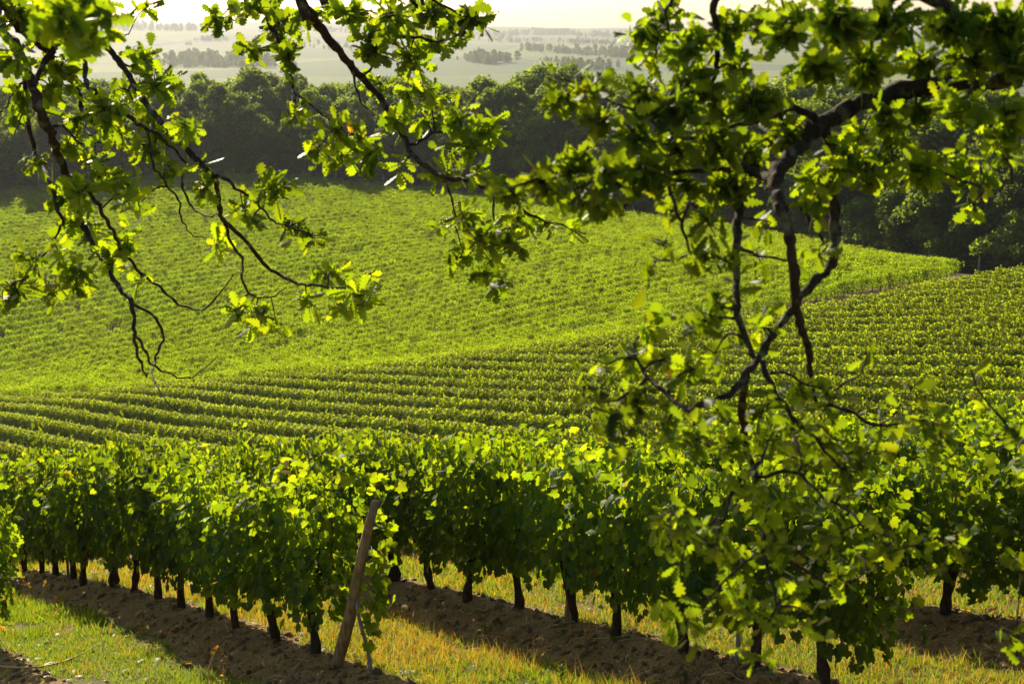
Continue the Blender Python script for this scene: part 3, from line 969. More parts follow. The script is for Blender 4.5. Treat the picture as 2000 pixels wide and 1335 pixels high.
weed(48, 1180, .50, "tall dry grass stem with an orange seed head at the left edge", 'seed')
weed(78, 1200, .52, "dry grass stem with drooping orange seed head right of the left-edge one", 'seed')
weed(62, 1160, .16, "small pale dried weed beside the near row's bare soil", 'dry')
weed(118, 1182, .16, "pale branching weed at the edge of the left grass strip", 'dry')
weed(280, 1238, .17, "pale weed standing lowest at the grass edge under the near row", 'dry')
weed(405, 1330, .42, "thin tall stalk with a brown head in the bare soil below the near row", 'seed')
weed(440, 1334, .36, "orange dried weed at the bottom edge below the near row", 'dry')
weed(988, 1265, .18, "tuft of orange dry weed on the soil right of the dry grass", 'dry')
weed(950, 1240, .16, "small green seedling plant among the orange dry grass", 'green')
weed(1145, 1260, .14, "bent straw-coloured stem on the soil below the wooden row post", 'dry')
weed(1712, 1225, .22, "green branching weed on the lit grass right of the hanging oak branch", 'green')
weed(1805, 1262, .20, "green weed with small leaves near the right trunks", 'green')
weed(1096, 1335, .16, "leafy green weed at the bottom edge below the second row", 'green')


def ground_stick(pix, r, label, name="stick"):
    P = np.array([ground_at(*p) + [0, 0, .03] for p in pix])
    o = P[0].copy(); b = MB(); Q = smooth_path(P - o, 5); b.tube(Q, np.linspace(r, r * .5, len(Q)), 6, .06)
    s = b.build(name, M_STRAW, None, True); s.location = o
    tag(s, label, "stick")


ground_stick([(-20, 1305), (60, 1309), (120, 1298), (165, 1280), (195, 1262)], .011, "long pale dry cane lying on the grass in the lower left corner")
ground_stick([(575, 1312), (600, 1285), (618, 1262)], .007, "short dry twig on the shaded soil near the leaning post")

# ------------------------------------------------------------------ the wood
def tree_crown(seed, H, W, base, nleaf, lsz=.52, lobes=30):
    g = np.random.default_rng(seed)
    C, Rl = [], []
    for q in range(lobes):
        t = g.random() ** .8; z = base + (H - base) * (.12 + .76 * t)
        prof = math.sin(min(1, (z - base) / (H - base) * .95 + .08) * math.pi) ** .6
        a = q * 2.4 + g.normal(0, .3); rr = W * .5 * prof * g.uniform(.35, .92)
        rad_ = W * g.uniform(.09, .20)
        C.append([rr * math.cos(a), rr * math.sin(a), min(z, H - rad_ * .75)]); Rl.append(rad_)
    C.append([g.normal(0, .4), g.normal(0, .4), H - W * .17]); Rl.append(W * .19)
    C.append([0, 0, base + (H - base) * .55]); Rl.append(W * .30)
    C.append([0, 0, base + (H - base) * .28]); Rl.append(W * .30)
    C, Rl = np.array(C), np.array(Rl)
    pk = g.choice(len(C), nleaf, p=Rl ** 2 / (Rl ** 2).sum())
    D = g.normal(size=(nleaf, 3)); D /= np.linalg.norm(D, axis=1)[:, None]
    D[:, 2] = np.where(D[:, 2] < -.3, -D[:, 2] * .6, D[:, 2])
    P = C[pk] + D * (Rl[pk] * (1.02 - .38 * g.random(nleaf) ** 2))[:, None] * [1, 1, .85] + g.normal(0, .15, (nleaf, 3))
    clumpv = vnoise(P[:, 0] * 1.5 + P[:, 2], P[:, 1] * 1.5 - P[:, 2], seed)
    k = clumpv > .30; P, D = P[k], D[k]
    n = len(P)
    T = np.array([(0, -.5, 0), (.42, -.05, -.10), (.10, .5, .05), (-.38, .1, -.08)], float)
    M = frames(g.normal(size=(n, 3)), D * .8 + g.normal(0, .7, (n, 3)) + [0, 0, .3])
    S = lsz * g.uniform(.5, 1.2, n)
    V, F = scatter(T, np.array([[0, 1, 2], [0, 2, 3]]), P, M, S)
    rnd = np.clip(g.normal(.5, .2, n), 0, 1)
    return mesh_obj("crown", V, F, M_TREE, None, {"rnd": ('FACE', np.repeat(rnd, 2))}, link=False).data


def tree_trunk(seed, H, W):
    g = np.random.default_rng(seed); b = MB()
    P = smooth_path([[0, 0, -.6], [g.normal(0, .15), g.normal(0, .15), H * .3], [g.normal(0, .4), g.normal(0, .4), H * .8]], 5)
    b.tube(P, np.linspace(W * .032, W * .008, len(P)), 8, .05)
    for q in range(7):
        z = H * g.uniform(.2, .6); a = g.uniform(0, 6.28); l = W * g.uniform(.25, .42)
        b.tube(smooth_path([[0, 0, z], [l * .5 * math.cos(a), l * .5 * math.sin(a), z + l * .4], [l * math.cos(a), l * math.sin(a), z + l * .6]], 3), np.linspace(W * .012, W * .004, 7), 5)
    return b.build("trunk", M_BARK, None, True, None, False).data


TREES = []
for q, (H, W, base, nl) in enumerate([(18, 10.5, .5, 15000), (17, 9, .3, 13000), (19, 11.5, .6, 16000), (15, 9, .1, 12000), (16, 10, .2, 14000), (18.5, 8.5, .5, 13000), (14, 10.5, .1, 14000), (17, 10, .3, 14000)]):
    TREES.append((tree_crown(500 + q, H, W, base, nl), tree_trunk(600 + q, H, W), H, W))
LOW = tree_crown(560, 8.5, 9, .1, 9000, .42, 14), tree_trunk(660, 6, 7), 8.5, 9


def put_tree(x, y, v, sc, label, group="trees of the wood behind the vineyard", cat="tree", name="forest_tree", zoff=-.3):
    cr, tk, H, W = v
    t = empty(name, (x, y, hz(x, y) + zoff), label, cat, group, rng.uniform(0, 6.28))
    t.scale = (sc * rng.uniform(.9, 1.15), sc * rng.uniform(.9, 1.15), sc)
    for nm, me in (("trunk", tk), ("crown", cr)):
        o = bpy.data.objects.new(nm, me); COL.objects.link(o); o.parent = t
    return t


zone = lambda x: "at the left side" if x < -45 else "left of centre" if x < -5 else "right of centre" if x < 35 else "at the right side"
wood_rows = [(8.5, 7.2, .68, "front row"), (13, 6.3, .90, "second line"), (20, 7, .98, "middle"), (29, 7.5, 1.05, "back"), (38, 7.5, 1.06, "last line"), (47, 7.5, 1.04, "hidden depth"), (57, 8, 1.0, "rearmost depth")]
for (off_, sp, scl_, word) in wood_rows:
    x = -132.0
    while x < 92:
        y = float(y_wood(x)) + off_ + rng.normal(0, 1.8) + 4 * float(sstep(25, 40, np.array(x)))
        if abs(x) < .50 * y + 8:
            v = TREES[rng.integers(len(TREES))]
            z0 = hz(x, y)
            # tree tops follow the skyline of the wood in the photograph
            px = 1000 + FPX * x / (y * CP + 24 * SP)
            sky_y = np.interp(px, [0, 300, 420, 520, 700, 1050, 1300, 2000], [165, 155, 128, 135, 150, 132, 138, 160])
            want = at(px, sky_y, (y + 8) / CP)[2] - z0
            s = np.clip(want / v[2], .6, 1.35) * scl_ * rng.uniform(.80, 1.05)
            kind = {0: "tall", 1: "slender", 2: "broad", 3: "dense", 4: "dense", 5: "slender", 6: "bushy", 7: "tall"}[next(i for i, t in enumerate(TREES) if t is v)]
            put_tree(x + rng.normal(0, 1), y, v, s, f"{kind} green tree in the {word} of the wood {zone(x)}")
        x += sp * rng.uniform(.8, 1.25)
p = at(500, 350, 232); put_tree(p[0], y_wood(p[0]) + 6.0, LOW, 1.15, "low rounded dark bush tree at the foot of the wood, left of centre", cat="tree")
p = at(620, 350, 232); put_tree(p[0], y_wood(p[0]) + 8.0, LOW, .9, "small dark rounded tree beside the round bush at the wood's foot", cat="tree")
for px_, zz in ((1700, 160), (1790, 152), (1880, 148), (1990, 142)):
    p = at(px_, 500, zz); put_tree(p[0], y_wood(p[0]) + 7.5, LOW, rng.uniform(.7, 1.0), "dark shrubby tree overhanging the track by the fence at the right", "shrubby trees over the right track", "tree", "shrub_tree")


for off_, stp in ((19, 5.5), (34, 6.5)):                       # saplings that close the view between the trunks
    xb = -125.0
    while xb < 75:
        yb_ = float(y_wood(xb)) + off_ + rng.normal(0, 1)
        if abs(xb) < .46 * yb_ + 6: put_tree(xb, yb_, LOW, rng.uniform(.6, .9), f"dark sapling between the trunks inside the wood {zone(xb)}", "saplings inside the wood", "tree", "sapling")
        xb += stp * rng.uniform(.8, 1.2)
xb = -108.0
while xb < 80:                                                # brush along the foot of the wood
    yb_ = float(y_wood(xb)) + 7.0 + rng.normal(0, .5)
    if abs(xb) < .44 * yb_ + 4:
        put_tree(xb, yb_, LOW, rng.uniform(.28, .5), f"dark low bush under the edge of the wood {zone(xb)}", "bushes at the foot of the wood", "bush", "bush", 0)
    xb += rng.uniform(2.2, 3.6)

# fences along the wood
def fence(x0, x1, step, h, offy, label):
    xs = np.arange(x0, x1, step); xs = xs + rng.normal(0, step * .12, len(xs)); ys = y_wood(xs) + offy; zs = height(xs, ys)
    o = empty("fence", (xs[0], ys[0], zs[0]), label, "fence"); org = np.array([xs[0], ys[0], zs[0]])
    tops = []
    for x, y, z in zip(xs, ys, zs):
        b = MB(); l = rng.normal(0, .07, 2); hh = h * rng.uniform(.85, 1.12)
        b.tube(np.array([[0, 0, -.3], [l[0] * .5, l[1] * .5, hh * .5], [l[0], l[1], hh]]), [.085, .08, .07], 7, .05)
        q = b.build("post", M_GREYWOOD, o); q.location = np.array([x, y, z]) - org
        tops.append(np.array([x, y, z]) - org)
    for hh in (.45, .9, 1.3):
        b = MB(); b.tube(np.array(tops) + [0, 0, hh], .006, 4); b.build("wire", M_STEEL, o)


fence(22, 62, 3.6, 2.0, 1.7, "row of grey fence posts with wire along the track under the trees at the right")
fence(-100, 18, 6.5, 1.9, 2.2, "wire fence on thin posts at the foot of the wood behind the shaded vines")

# ------------------------------------------------------------------ far country
def far_pt(px, py):
    a = at(px, py, 1.0); rr = np.exp(np.linspace(math.log(900), math.log(11500), 1500)); P = a[None] / math.hypot(a[0], a[1]) * rr[:, None]
    h = height(P[:, 0], P[:, 1]); hit = P[:, 2] < h
    if not hit.any():                                        # on the skyline: the highest ridge of that direction
        q = int(np.argmax(h / rr))
    else: q = int(np.argmax(hit))
    return np.array([P[q, 0], P[q, 1], h[q]])


wp, wr, ws = [], [], []
def woods(px0, py0, px1, py1, n, spread, sc):
    for q in range(n):
        t = rng.random(); c = far_pt(px0 + (px1 - px0) * t, py0 + (py1 - py0) * t + rng.normal(0, 1.0))
        d = math.hypot(c[0], c[1]); x = c[0] + rng.normal(0, spread); y = c[1] + rng.normal(0, spread * 2.5)
        wp.append((x, y, hz(x, y) - 1)); wr.append(rng.uniform(0, 6.3)); ws.append(sc * rng.uniform(.5, 1.15))


for a in [(205, 58, 390, 62, 90, 25, 1.5), (225, 50, 300, 52, 30, 20, 1.7), (340, 128, 520, 132, 110, 18, 1.15), (350, 118, 420, 118, 35, 10, 1.1), (0, 100, 110, 96, 40, 18, 1.0),
          (930, 122, 978, 124, 45, 12, 1.0), (905, 117, 940, 119, 15, 8, .8), (1030, 99, 1245, 112, 120, 14, .9), (1200, 112, 1250, 108, 50, 14, 1.1), (940, 72, 1100, 66, 120, 40, 1.2),
          (1050, 70, 1105, 68, 60, 30, 1.4), (1130, 72, 1210, 70, 50, 35, 1.2), (1080, 82, 1200, 88, 60, 25, .8), (960, 80, 1040, 82, 40, 25, .9), (1380, 66, 1500, 70, 70, 40, 1.2),
          (1100, 138, 1180, 136, 40, 10, .8), (1240, 84, 1420, 88, 60, 25, 1.0), (600, 62, 900, 64, 90, 40, 1.2), (1450, 84, 1900, 92, 120, 30, 1.1), (1300, 120, 1420, 132, 60, 15, 1.0),
          (130, 70, 230, 74, 30, 15, .9), (80, 60, 160, 62, 30, 30, 1.2), (1062, 118, 1130, 124, 25, 6, .5), (390, 78, 440, 80, 25, 15, .9), (550, 92, 900, 100, 60, 30, .8)]:
    woods(*a)
far_src = []
for q in (0, 2, 6, 7):
    so = bpy.data.objects.new("tree_source", TREES[q][0]); far_src.append(so)
fw = instancer("far_woods", wp, wr, ws, far_src)
tag(fw, "hazy grey-green woods and hedgerows scattered over the far plain and hills", "far woods", kind='stuff')


def house(px, py, w, l, h, label, rot):
    c = far_pt(px, py); o = empty("house", c, label, "house", "houses of the far village", rot)
    b = MB(); b.box((0, 0, h / 2 - .5), (l, w, h + 1)); wl = b.build("wall", M_WALL, o)
    rh = w * .28; e = .5
    V = [(-l / 2 - e, -w / 2 - e, h), (l / 2 + e, -w / 2 - e, h), (l / 2 + e, w / 2 + e, h), (-l / 2 - e, w / 2 + e, h), (-l / 2 - e, 0, h + rh), (l / 2 + e, 0, h + rh)]
    V = [(x, y, z + .01) for x, y, z in V]
    mesh_obj("roof", V, [np.array([[0, 1, 5, 4], [2, 3, 4, 5], [3, 2, 1, 0]]), np.array([[0, 4, 3], [1, 2, 5]])], M_TILE, o)
    b = MB()
    for s in (-1, 1):
        for xx in np.linspace(-l * .35, l * .35, 4): b.box((xx, s * (w / 2 + .02), h * .55), (1.1, .05, 1.5))
    b.build("windows" if False else "window_band", M_DARK, o)


for q, (px, py, w, l, h, lab) in enumerate([(1128, 82, 11, 26, 6, "long pale farmhouse largest in the far village"), (1142, 80, 9, 14, 6, "pale house just right of the long farmhouse"), (1112, 82, 9, 13, 5, "small pale house just left of the long farmhouse"),
                                            (1155, 82, 9, 13, 5, "pale house at the village's right end"), (1168, 84, 8, 20, 5, "low pale barn right of the village houses"), (1136, 106, 9, 18, 5, "pale farmhouse among hedges below the far village"),
                                            (1152, 108, 8, 14, 5, "small pale house right of the farmhouse among hedges"), (1120, 104, 8, 12, 5, "small pale house left of the farmhouse among hedges"), (352, 56, 10, 16, 6, "lone pale house by the hazy wood at the left"),
                                            (1300, 88, 9, 18, 5, "pale house on the far plain beside the right branches"), (368, 88, 9, 16, 5, "tiny pale house in the hazy fields at the left")]):
    house(px, py, w, l, h, lab, rng.uniform(-.5, .5))

# ------------------------------------------------------------------ oaks in front
oh = [(.0, 0), (.05, .03), (.13, .12), (.08, .20), (.20, .29), (.12, .38), (.28, .49), (.16, .58), (.31, .69), (.18, .78), (.23, .88), (.11, .93), (0, 1.0)]
def oak_template():
    V, F = [], []
    for i, (x, y) in enumerate(oh):
        V += [(0, y, .02 * math.sin(y * 3)), (x, y, -.10 * x - .5 * x * x - .10 * y * y), (-x, y, -.10 * x - .5 * x * x - .10 * y * y)]
    for i in range(len(oh) - 1):
        a, b = 3 * i, 3 * i + 3
        F += [(a, a + 1, b + 1), (a, b + 1, b), (a, b, b + 2), (a, b + 2, a + 2)]
    V = np.array(V, float); V[:, 1] += .08
    return V, np.array(F)


OV, OF = oak_template()


def oak(name, label, trunk_pts, trunk_r, limbs, clusters, leaf, dep, dens, seed, dark_y, dark_f):
    """limbs: (pixel polyline with depths, start radius px, end radius px); clusters: leaf sprays (px, py, rx, ry)"""
    g = np.random.default_rng(seed)
    tp = np.array(trunk_pts, float)
    root = empty(name, tp[0], label, "oak tree"); org = tp[0].copy()
    b = MB(); Q = smooth_path(tp - org, 6); b.tube(Q, np.linspace(trunk_r * 1.15, trunk_r * .6, len(Q)), 14, .05)
    b.build("trunk", M_BARK, root, True)
    allpts = []                                               # (pixel x, y, depth, limb)
    boughs = []
    for li, (pl, r0, r1) in enumerate(limbs):
        ph = g.uniform(0, 6)
        P = []
        for q, pt in enumerate(pl):
            if len(pt) == 2: zc = dep * (1 + .05 * math.sin(ph + q * .45))
            elif len(pt) == 3: zc = pt[2]
            if len(pt) == 4: P.append(np.array(pt[:3])); continue
            P.append(at(pt[0], pt[1], zc))
        P = np.array(P)
        boughs.append([P, r0, r1])
    # join limb starts to the nearest earlier limb so that depths agree
    for li in range(1, len(boughs)):
        P = boughs[li][0]; best = None
        px, py, pz = project(P[:1])
        for lj in range(li):
            Pj = smooth_path(boughs[lj][0], 6); qx, qy, qz = project(Pj)
            d = np.hypot(qx - px[0], qy - py[0]); m = int(np.argmin(d))
            if best is None or d[m] < best[0]: best = (d[m], Pj[m])
        if best[0] < 30:
            zt = project(best[1][None])[2][0]; k = zt / pz[0]
            w = np.clip(1 - np.arange(len(P)) / 3.0, 0, 1)
            boughs[li][0] = P * (1 + (k - 1) * w)[:, None]
    ob = []
    for li, (P, r0, r1) in enumerate(boughs):
        Q = smooth_path(P, 6)
        kq = np.arange(len(Q)); Q = Q + .0010 * dep * np.stack([np.sin(kq * .9 + ph_ ) * np.sin(kq * .37 + 1) for ph_ in g.uniform(0, 6, 3)], -1)
        rr = (r0 * .62 * (1 - np.linspace(0, 1, len(Q))) ** .8 + r1 * .75) * dep / FPX * (1 + .10 * g.normal(size=len(Q)))
        b = MB(); b.tube(Q - org, rr, 12 if r0 > 6 else 7, .13 if r0 > 8 else .08)
        ob.append(b); qx, qy, qz = project(Q); ok = (qz > 1)
        for c in range(len(Q)):
            if ok[c]: allpts.append((qx[c], qy[c], qz[c], li, rr[c]))
    allpts = np.array(allpts)
    LP, LY, LN, LL = [], [], [], []
    for cl in clusters:
        cx, cy_, rx, ry = cl[:4]
        d = (1e4 * (allpts[:, 3] != cl[4]) if len(cl) > 4 else 0) + np.hypot(allpts[:, 0] - cx, allpts[:, 1] - cy_) + 2.0 * allpts[:, 4] * FPX / dep
        m = int(np.argmin(d)); li = int(allpts[m, 3])
        zc = allpts[m, 2] * (1 + g.normal(0, .035)); p0 = at(allpts[m, 0], allpts[m, 1], allpts[m, 2]); p1 = at(cx, cy_, zc)
        if 1 < d[m] < 1e4:
            mid = (p0 + p1) / 2 + g.normal(0, .05, 3) * np.linalg.norm(p1 - p0) + [0, 0, .12 * np.linalg.norm(p1 - p0)]
            tw = smooth_path([p0, mid, p1], 5); ob[li].tube(tw - org, np.linspace(min(.006, allpts[m, 4]), .0028, len(tw)), 6, .08)
        nleaf = max(3, int(math.pi * rx * ry * dens * (dark_f if cy_ < dark_y else 1.0))); ntip = max(1, int(round(nleaf / 6.0)))
        for q in range(ntip):
            a = g.uniform(0, 6.28); rr = math.sqrt(g.random())
            tip = at(cx + rx * rr * .85 * math.cos(a), cy_ + ry * rr * .85 * math.sin(a), zc * (1 + g.normal(0, .5) * rx / FPX * 1.0))
            mid = (p1 + tip) / 2 + g.normal(0, .02, 3)
            tw = smooth_path([p1, mid, tip], 3); ob[li].tube(tw - org, np.linspace(.0028, .0016, len(tw)), 5)
            dirv = tip - p1; dirv = dirv / (np.linalg.norm(dirv) + 1e-6)
            for w in range(int(g.integers(4, 9))):
                yv = dirv * .7 + g.normal(0, .62, 3) + [0, 0, -.22]
                LP.append(tip - dirv * g.uniform(0, .13) + g.normal(0, .008, 3)); LY.append(yv)
                LN.append(g.normal(0, .8, 3) + [0, -.45, .55]); LL.append(li)
    LP, LY, LN, LL = map(np.array, (LP, LY, LN, LL))
    M = frames(LY, LN); S = leaf * g.uniform(.6, 1.2, len(LP)); rnd = np.clip(g.normal(.42, .22, len(LP)), 0, .94); rnd[g.random(len(LP)) < .0012] = 1
    S3 = np.stack([S * g.uniform(.75, 1.12, len(S)), S, S * g.uniform(-.4, 1.8, len(S))], -1)
    for li in range(len(boughs)):
        bo = ob[li].build("branch", M_BARK, root, True)
        k = LL == li
        if k.sum():
            V, F = scatter(OV, OF, LP[k] - org, M[k], S3[k])
            mesh_obj("foliage", V, F, M_OAK, bo, {"rnd": ('FACE', np.repeat(rnd[k], len(OF)))})
    print(name, "leaves", len(LP))
    return root


DL = 7.6
gl = lambda x, y: np.array([x, y, hz(x, y)])
tl0 = gl(-5.6, 7.2)
limbsL = [
    # feeders from the trunk (world points carry a fourth element)
    ([(-5.5, 7.2, 1.4, 0), (-4.4, 7.4, 1.5, 0), (-3.4, 7.5, .75, 0), (-40, -20), (0, 46), (30, 94), (58, 144), (66, 180), (80, 218), (98, 262), (112, 296), (128, 340), (144, 378), (152, 410), (160, 434), (172, 462), (186, 486), (206, 515), (232, 558), (256, 594), (264, 638), (262, 670), (276, 706), (284, 740)], 16, 2.2),
    ([(-5.5, 7.25, 2.2, 0), (-4.2, 7.5, 2.3, 0), (-3.0, 7.6, 1.3, 0), (-30, -40), (0, 0), (18, 28), (38, 56), (60, 74), (90, 98), (116, 124), (140, 156), (156, 186), (160, 216), (166, 246), (178, 268)], 12, 2.5),
    ([(-5.45, 7.3, 2.8, 0), (-4.0, 7.7, 3.1, 0), (-2.6, 7.8, 2.2, 0), (90, -30), (140, 40), (174, 62), (200, 78), (216, 100), (236, 124), (254, 152), (278, 190), (300, 222), (324, 248), (350, 272), (381, 309), (416, 344), (425, 369), (428, 406), (436, 430), (469, 459), (497, 491), (519, 519), (550, 539), (581, 552), (609, 558), (669, 561), (697, 558), (709, 547), (734, 528)], 11, 1.6),
    ([(-5.4, 7.2, 3.4, 0), (-3.6, 7.5, 3.9, 0), (-2.0, 7.6, 2.6, 0), (570, -40), (588, 0), (615, 42), (650, 84), (682, 126), (710, 154), (745, 196), (762, 224), (790, 270), (808, 304), (836, 329), (871, 346), (913, 354), (960, 372), (1010, 400)], 13, 3.0),
    ([(-2.0, 7.6, 2.6, 0), (600, -60), (640, 0), (682, 21), (728, 38), (752, 60), (780, 70), (815, 74), (860, 80), (910, 60)], 7, 2),
    ([(-2.6, 7.8, 2.2, 0), (440, -60), (500, 0), (530, 50), (545, 88), (552, 126), (570, 158), (578, 200)], 6, 2),
    ([(-2.0, 7.6, 2.6, 0), (760, -60), (830, -10), (880, 20), (930, 40)], 5, 2),
    ([(44, 120), (50, 180), (54, 240), (66, 288), (74, 318), (88, 334), (96, 354), (106, 380), (112, 410), (124, 434), (118, 444), (96, 480), (74, 520), (40, 546), (10, 566)], 6, 2),
    ([(128, 340), (148, 350), (170, 370), (192, 404), (212, 434), (224, 462), (238, 486), (252, 508), (288, 542), (316, 566), (352, 594), (384, 606), (404, 600), (424, 578), (444, 554), (456, 534)], 5.5, 1.4),
    ([(256, 594), (292, 610), (312, 634), (318, 658), (308, 690), (300, 712), (298, 726), (302, 746), (320, 774), (336, 794), (370, 814)], 4, 1.2),
    ([(264, 650), (280, 682), (300, 712), (332, 732), (374, 736), (400, 718), (428, 692)], 3.2, 1.0),
    ([(130, 50), (140, 80), (158, 100), (166, 136), (172, 170), (196, 190), (230, 212), (260, 234), (284, 250), (318, 270), (332, 286), (362, 318), (375, 338)], 7, 2.0),
    ([(96, 84), (100, 104), (84, 128), (68, 158)], 7, 6),
    ([(416, 344), (441, 350), (469, 373), (494, 388), (506, 400), (525, 425), (550, 438), (600, 455), (640, 460)], 4.5, 1.2),
    ([(438, 434), (450, 472), (472, 503), (473, 538), (484, 569), (503, 581), (534, 577), (559, 561)], 4, 1.2),
    ([(362, 318), (356, 362), (369, 394), (388, 416), (409, 422), (428, 420)], 3, 1.6),
    ([(286, 252), (298, 316), (308, 336), (324, 358), (348, 388), (352, 416), (360, 438), (372, 456), (400, 464)], 3, 1.2),
    ([(96, 258), (120, 245), (150, 275), (170, 282), (200, 278), (235, 292)], 4, 1.2),
    ([(200, 78), (216, 66), (235, 66), (250, 70)], 3, 1.5),
    ([(236, 124), (262, 130), (290, 128), (310, 128)], 3, 1.2),
    ([(685, 132), (696, 175), (717, 213), (741, 231)], 3, 1.2),
    ([(798, 286), (825, 273), (857, 259), (902, 259), (940, 262)], 3.2, 1.4),
    ([(575, 180), (601, 200), (630, 224), (657, 241), (680, 265)], 2.6, 1.2),
    ([(710, 154), (728, 126), (731, 105), (735, 70)], 3, 1.5),
    ([(871, 346), (885, 400), (890, 440), (905, 490)], 2.6, 1.2),
    ([(960, 372), (965, 430), (960, 500), (980, 545)], 2.4, 1.2),
    ([(1010, 400), (1060, 430), (1110, 445), (1145, 455)], 2.6, 1.2),
    ([(74, 520), (80, 548), (110, 560), (150, 545)], 2.4, 1.2),
    ([(58, 144), (30, 175), (15, 205), (-10, 225)], 3, 1.5),
    ([(50, 200), (40, 230), (30, 262)], 2.2, 1.2),
    ([(-3.4, 7.5, .9, 0), (-2.3, 5.6, .9, 0), (60, -70, 4.5), (110, -10, 4.4), (150, 50, 4.4), (166, 84, 4.4)], 5, 2),
]
NEARL = len(limbsL) - 1
clL = [(120, 35, 45, 30, NEARL), (165, 60, 36, 24, NEARL), (150, 20, 40, 25, NEARL), (190, 45, 30, 20, NEARL), (40, 30, 55, 35), (140, 25, 60, 28), (200, 8, 60, 14), (285, 15, 20, 14), (110, 60, 60, 40), (25, 105, 45, 40), (120, 130, 45, 40), (280, 110, 45, 35), (330, 150, 28, 30), (300, 165, 40, 35), (365, 245, 25, 25),
       (250, 175, 50, 45), (205, 215, 50, 45), (160, 225, 45, 40), (230, 255, 50, 40), (100, 170, 40, 40), (40, 190, 35, 35), (20, 225, 25, 25), (60, 310, 28, 32), (130, 285, 35, 35), (185, 320, 40, 40),
       (215, 350, 35, 35), (160, 375, 40, 40), (125, 385, 25, 30), (145, 430, 40, 35), (185, 455, 45, 35), (245, 470, 35, 35), (215, 500, 30, 25), (275, 540, 25, 22), (255, 385, 26, 18), (270, 400, 18, 15),
       (30, 560, 50, 32), (100, 570, 40, 32), (150, 535, 35, 35), (5, 592, 35, 18), (70, 505, 50, 16), (120, 500, 30, 20), (300, 250, 55, 40), (285, 290, 40, 30), (335, 330, 22, 28), (395, 325, 22, 20), (400, 360, 28, 24),
       (535, 365, 50, 32), (475, 405, 40, 24), (570, 440, 45, 30), (610, 465, 30, 20), (490, 430, 28, 18), (425, 480, 26, 24), (640, 535, 50, 25), (600, 585, 35, 28), (695, 575, 40, 38), (500, 615, 48, 32), (465, 605, 24, 24),
       (540, 635, 25, 18), (665, 600, 26, 20), (725, 540, 22, 18), (430, 35, 40, 30), (490, 15, 60, 24), (490, 100, 34, 26), (545, 45, 55, 50), (560, 120, 32, 40), (575, 215, 28, 26), (600, 25, 45, 30),
       (690, 25, 60, 30), (760, 30, 80, 38), (840, 30, 70, 40), (915, 30, 35, 36), (855, 85, 50, 24), (945, 50, 22, 12), (800, 105, 55, 32), (725, 95, 45, 35), (745, 165, 45, 32), (800, 175, 50, 40), (845, 195, 45, 35), (785, 235, 35, 24),
       (835, 235, 32, 26), (620, 290, 26, 30), (650, 255, 40, 34), (700, 265, 45, 34), (665, 305, 50, 24), (730, 300, 40, 26), (780, 330, 26, 16), (900, 240, 42, 48), (925, 290, 42, 32), (955, 255, 34, 40), (880, 300, 32, 30),
       (875, 340, 30, 22), (935, 335, 42, 22), (975, 370, 48, 24), (900, 425, 38, 32), (940, 465, 42, 32), (865, 440, 22, 22), (900, 500, 28, 28), (980, 555, 28, 26), (1000, 470, 44, 30), (1060, 440, 44, 30), (1120, 450, 30, 22), (1010, 425, 36, 22), (955, 520, 32, 24)]
oak("oak_tree", "overhanging oak at the left whose thin drooping branches are in sharp focus",
    [tl0 - [0, 0, .4], tl0 + [.05, 0, 2.5], tl0 + [-.05, .05, 5.0], tl0 + [.1, .05, 8.0], tl0 + [.2, .1, 9.6]], .26, limbsL, clL, .095, DL, 1 / 112.0, 71, 170, 1.15)

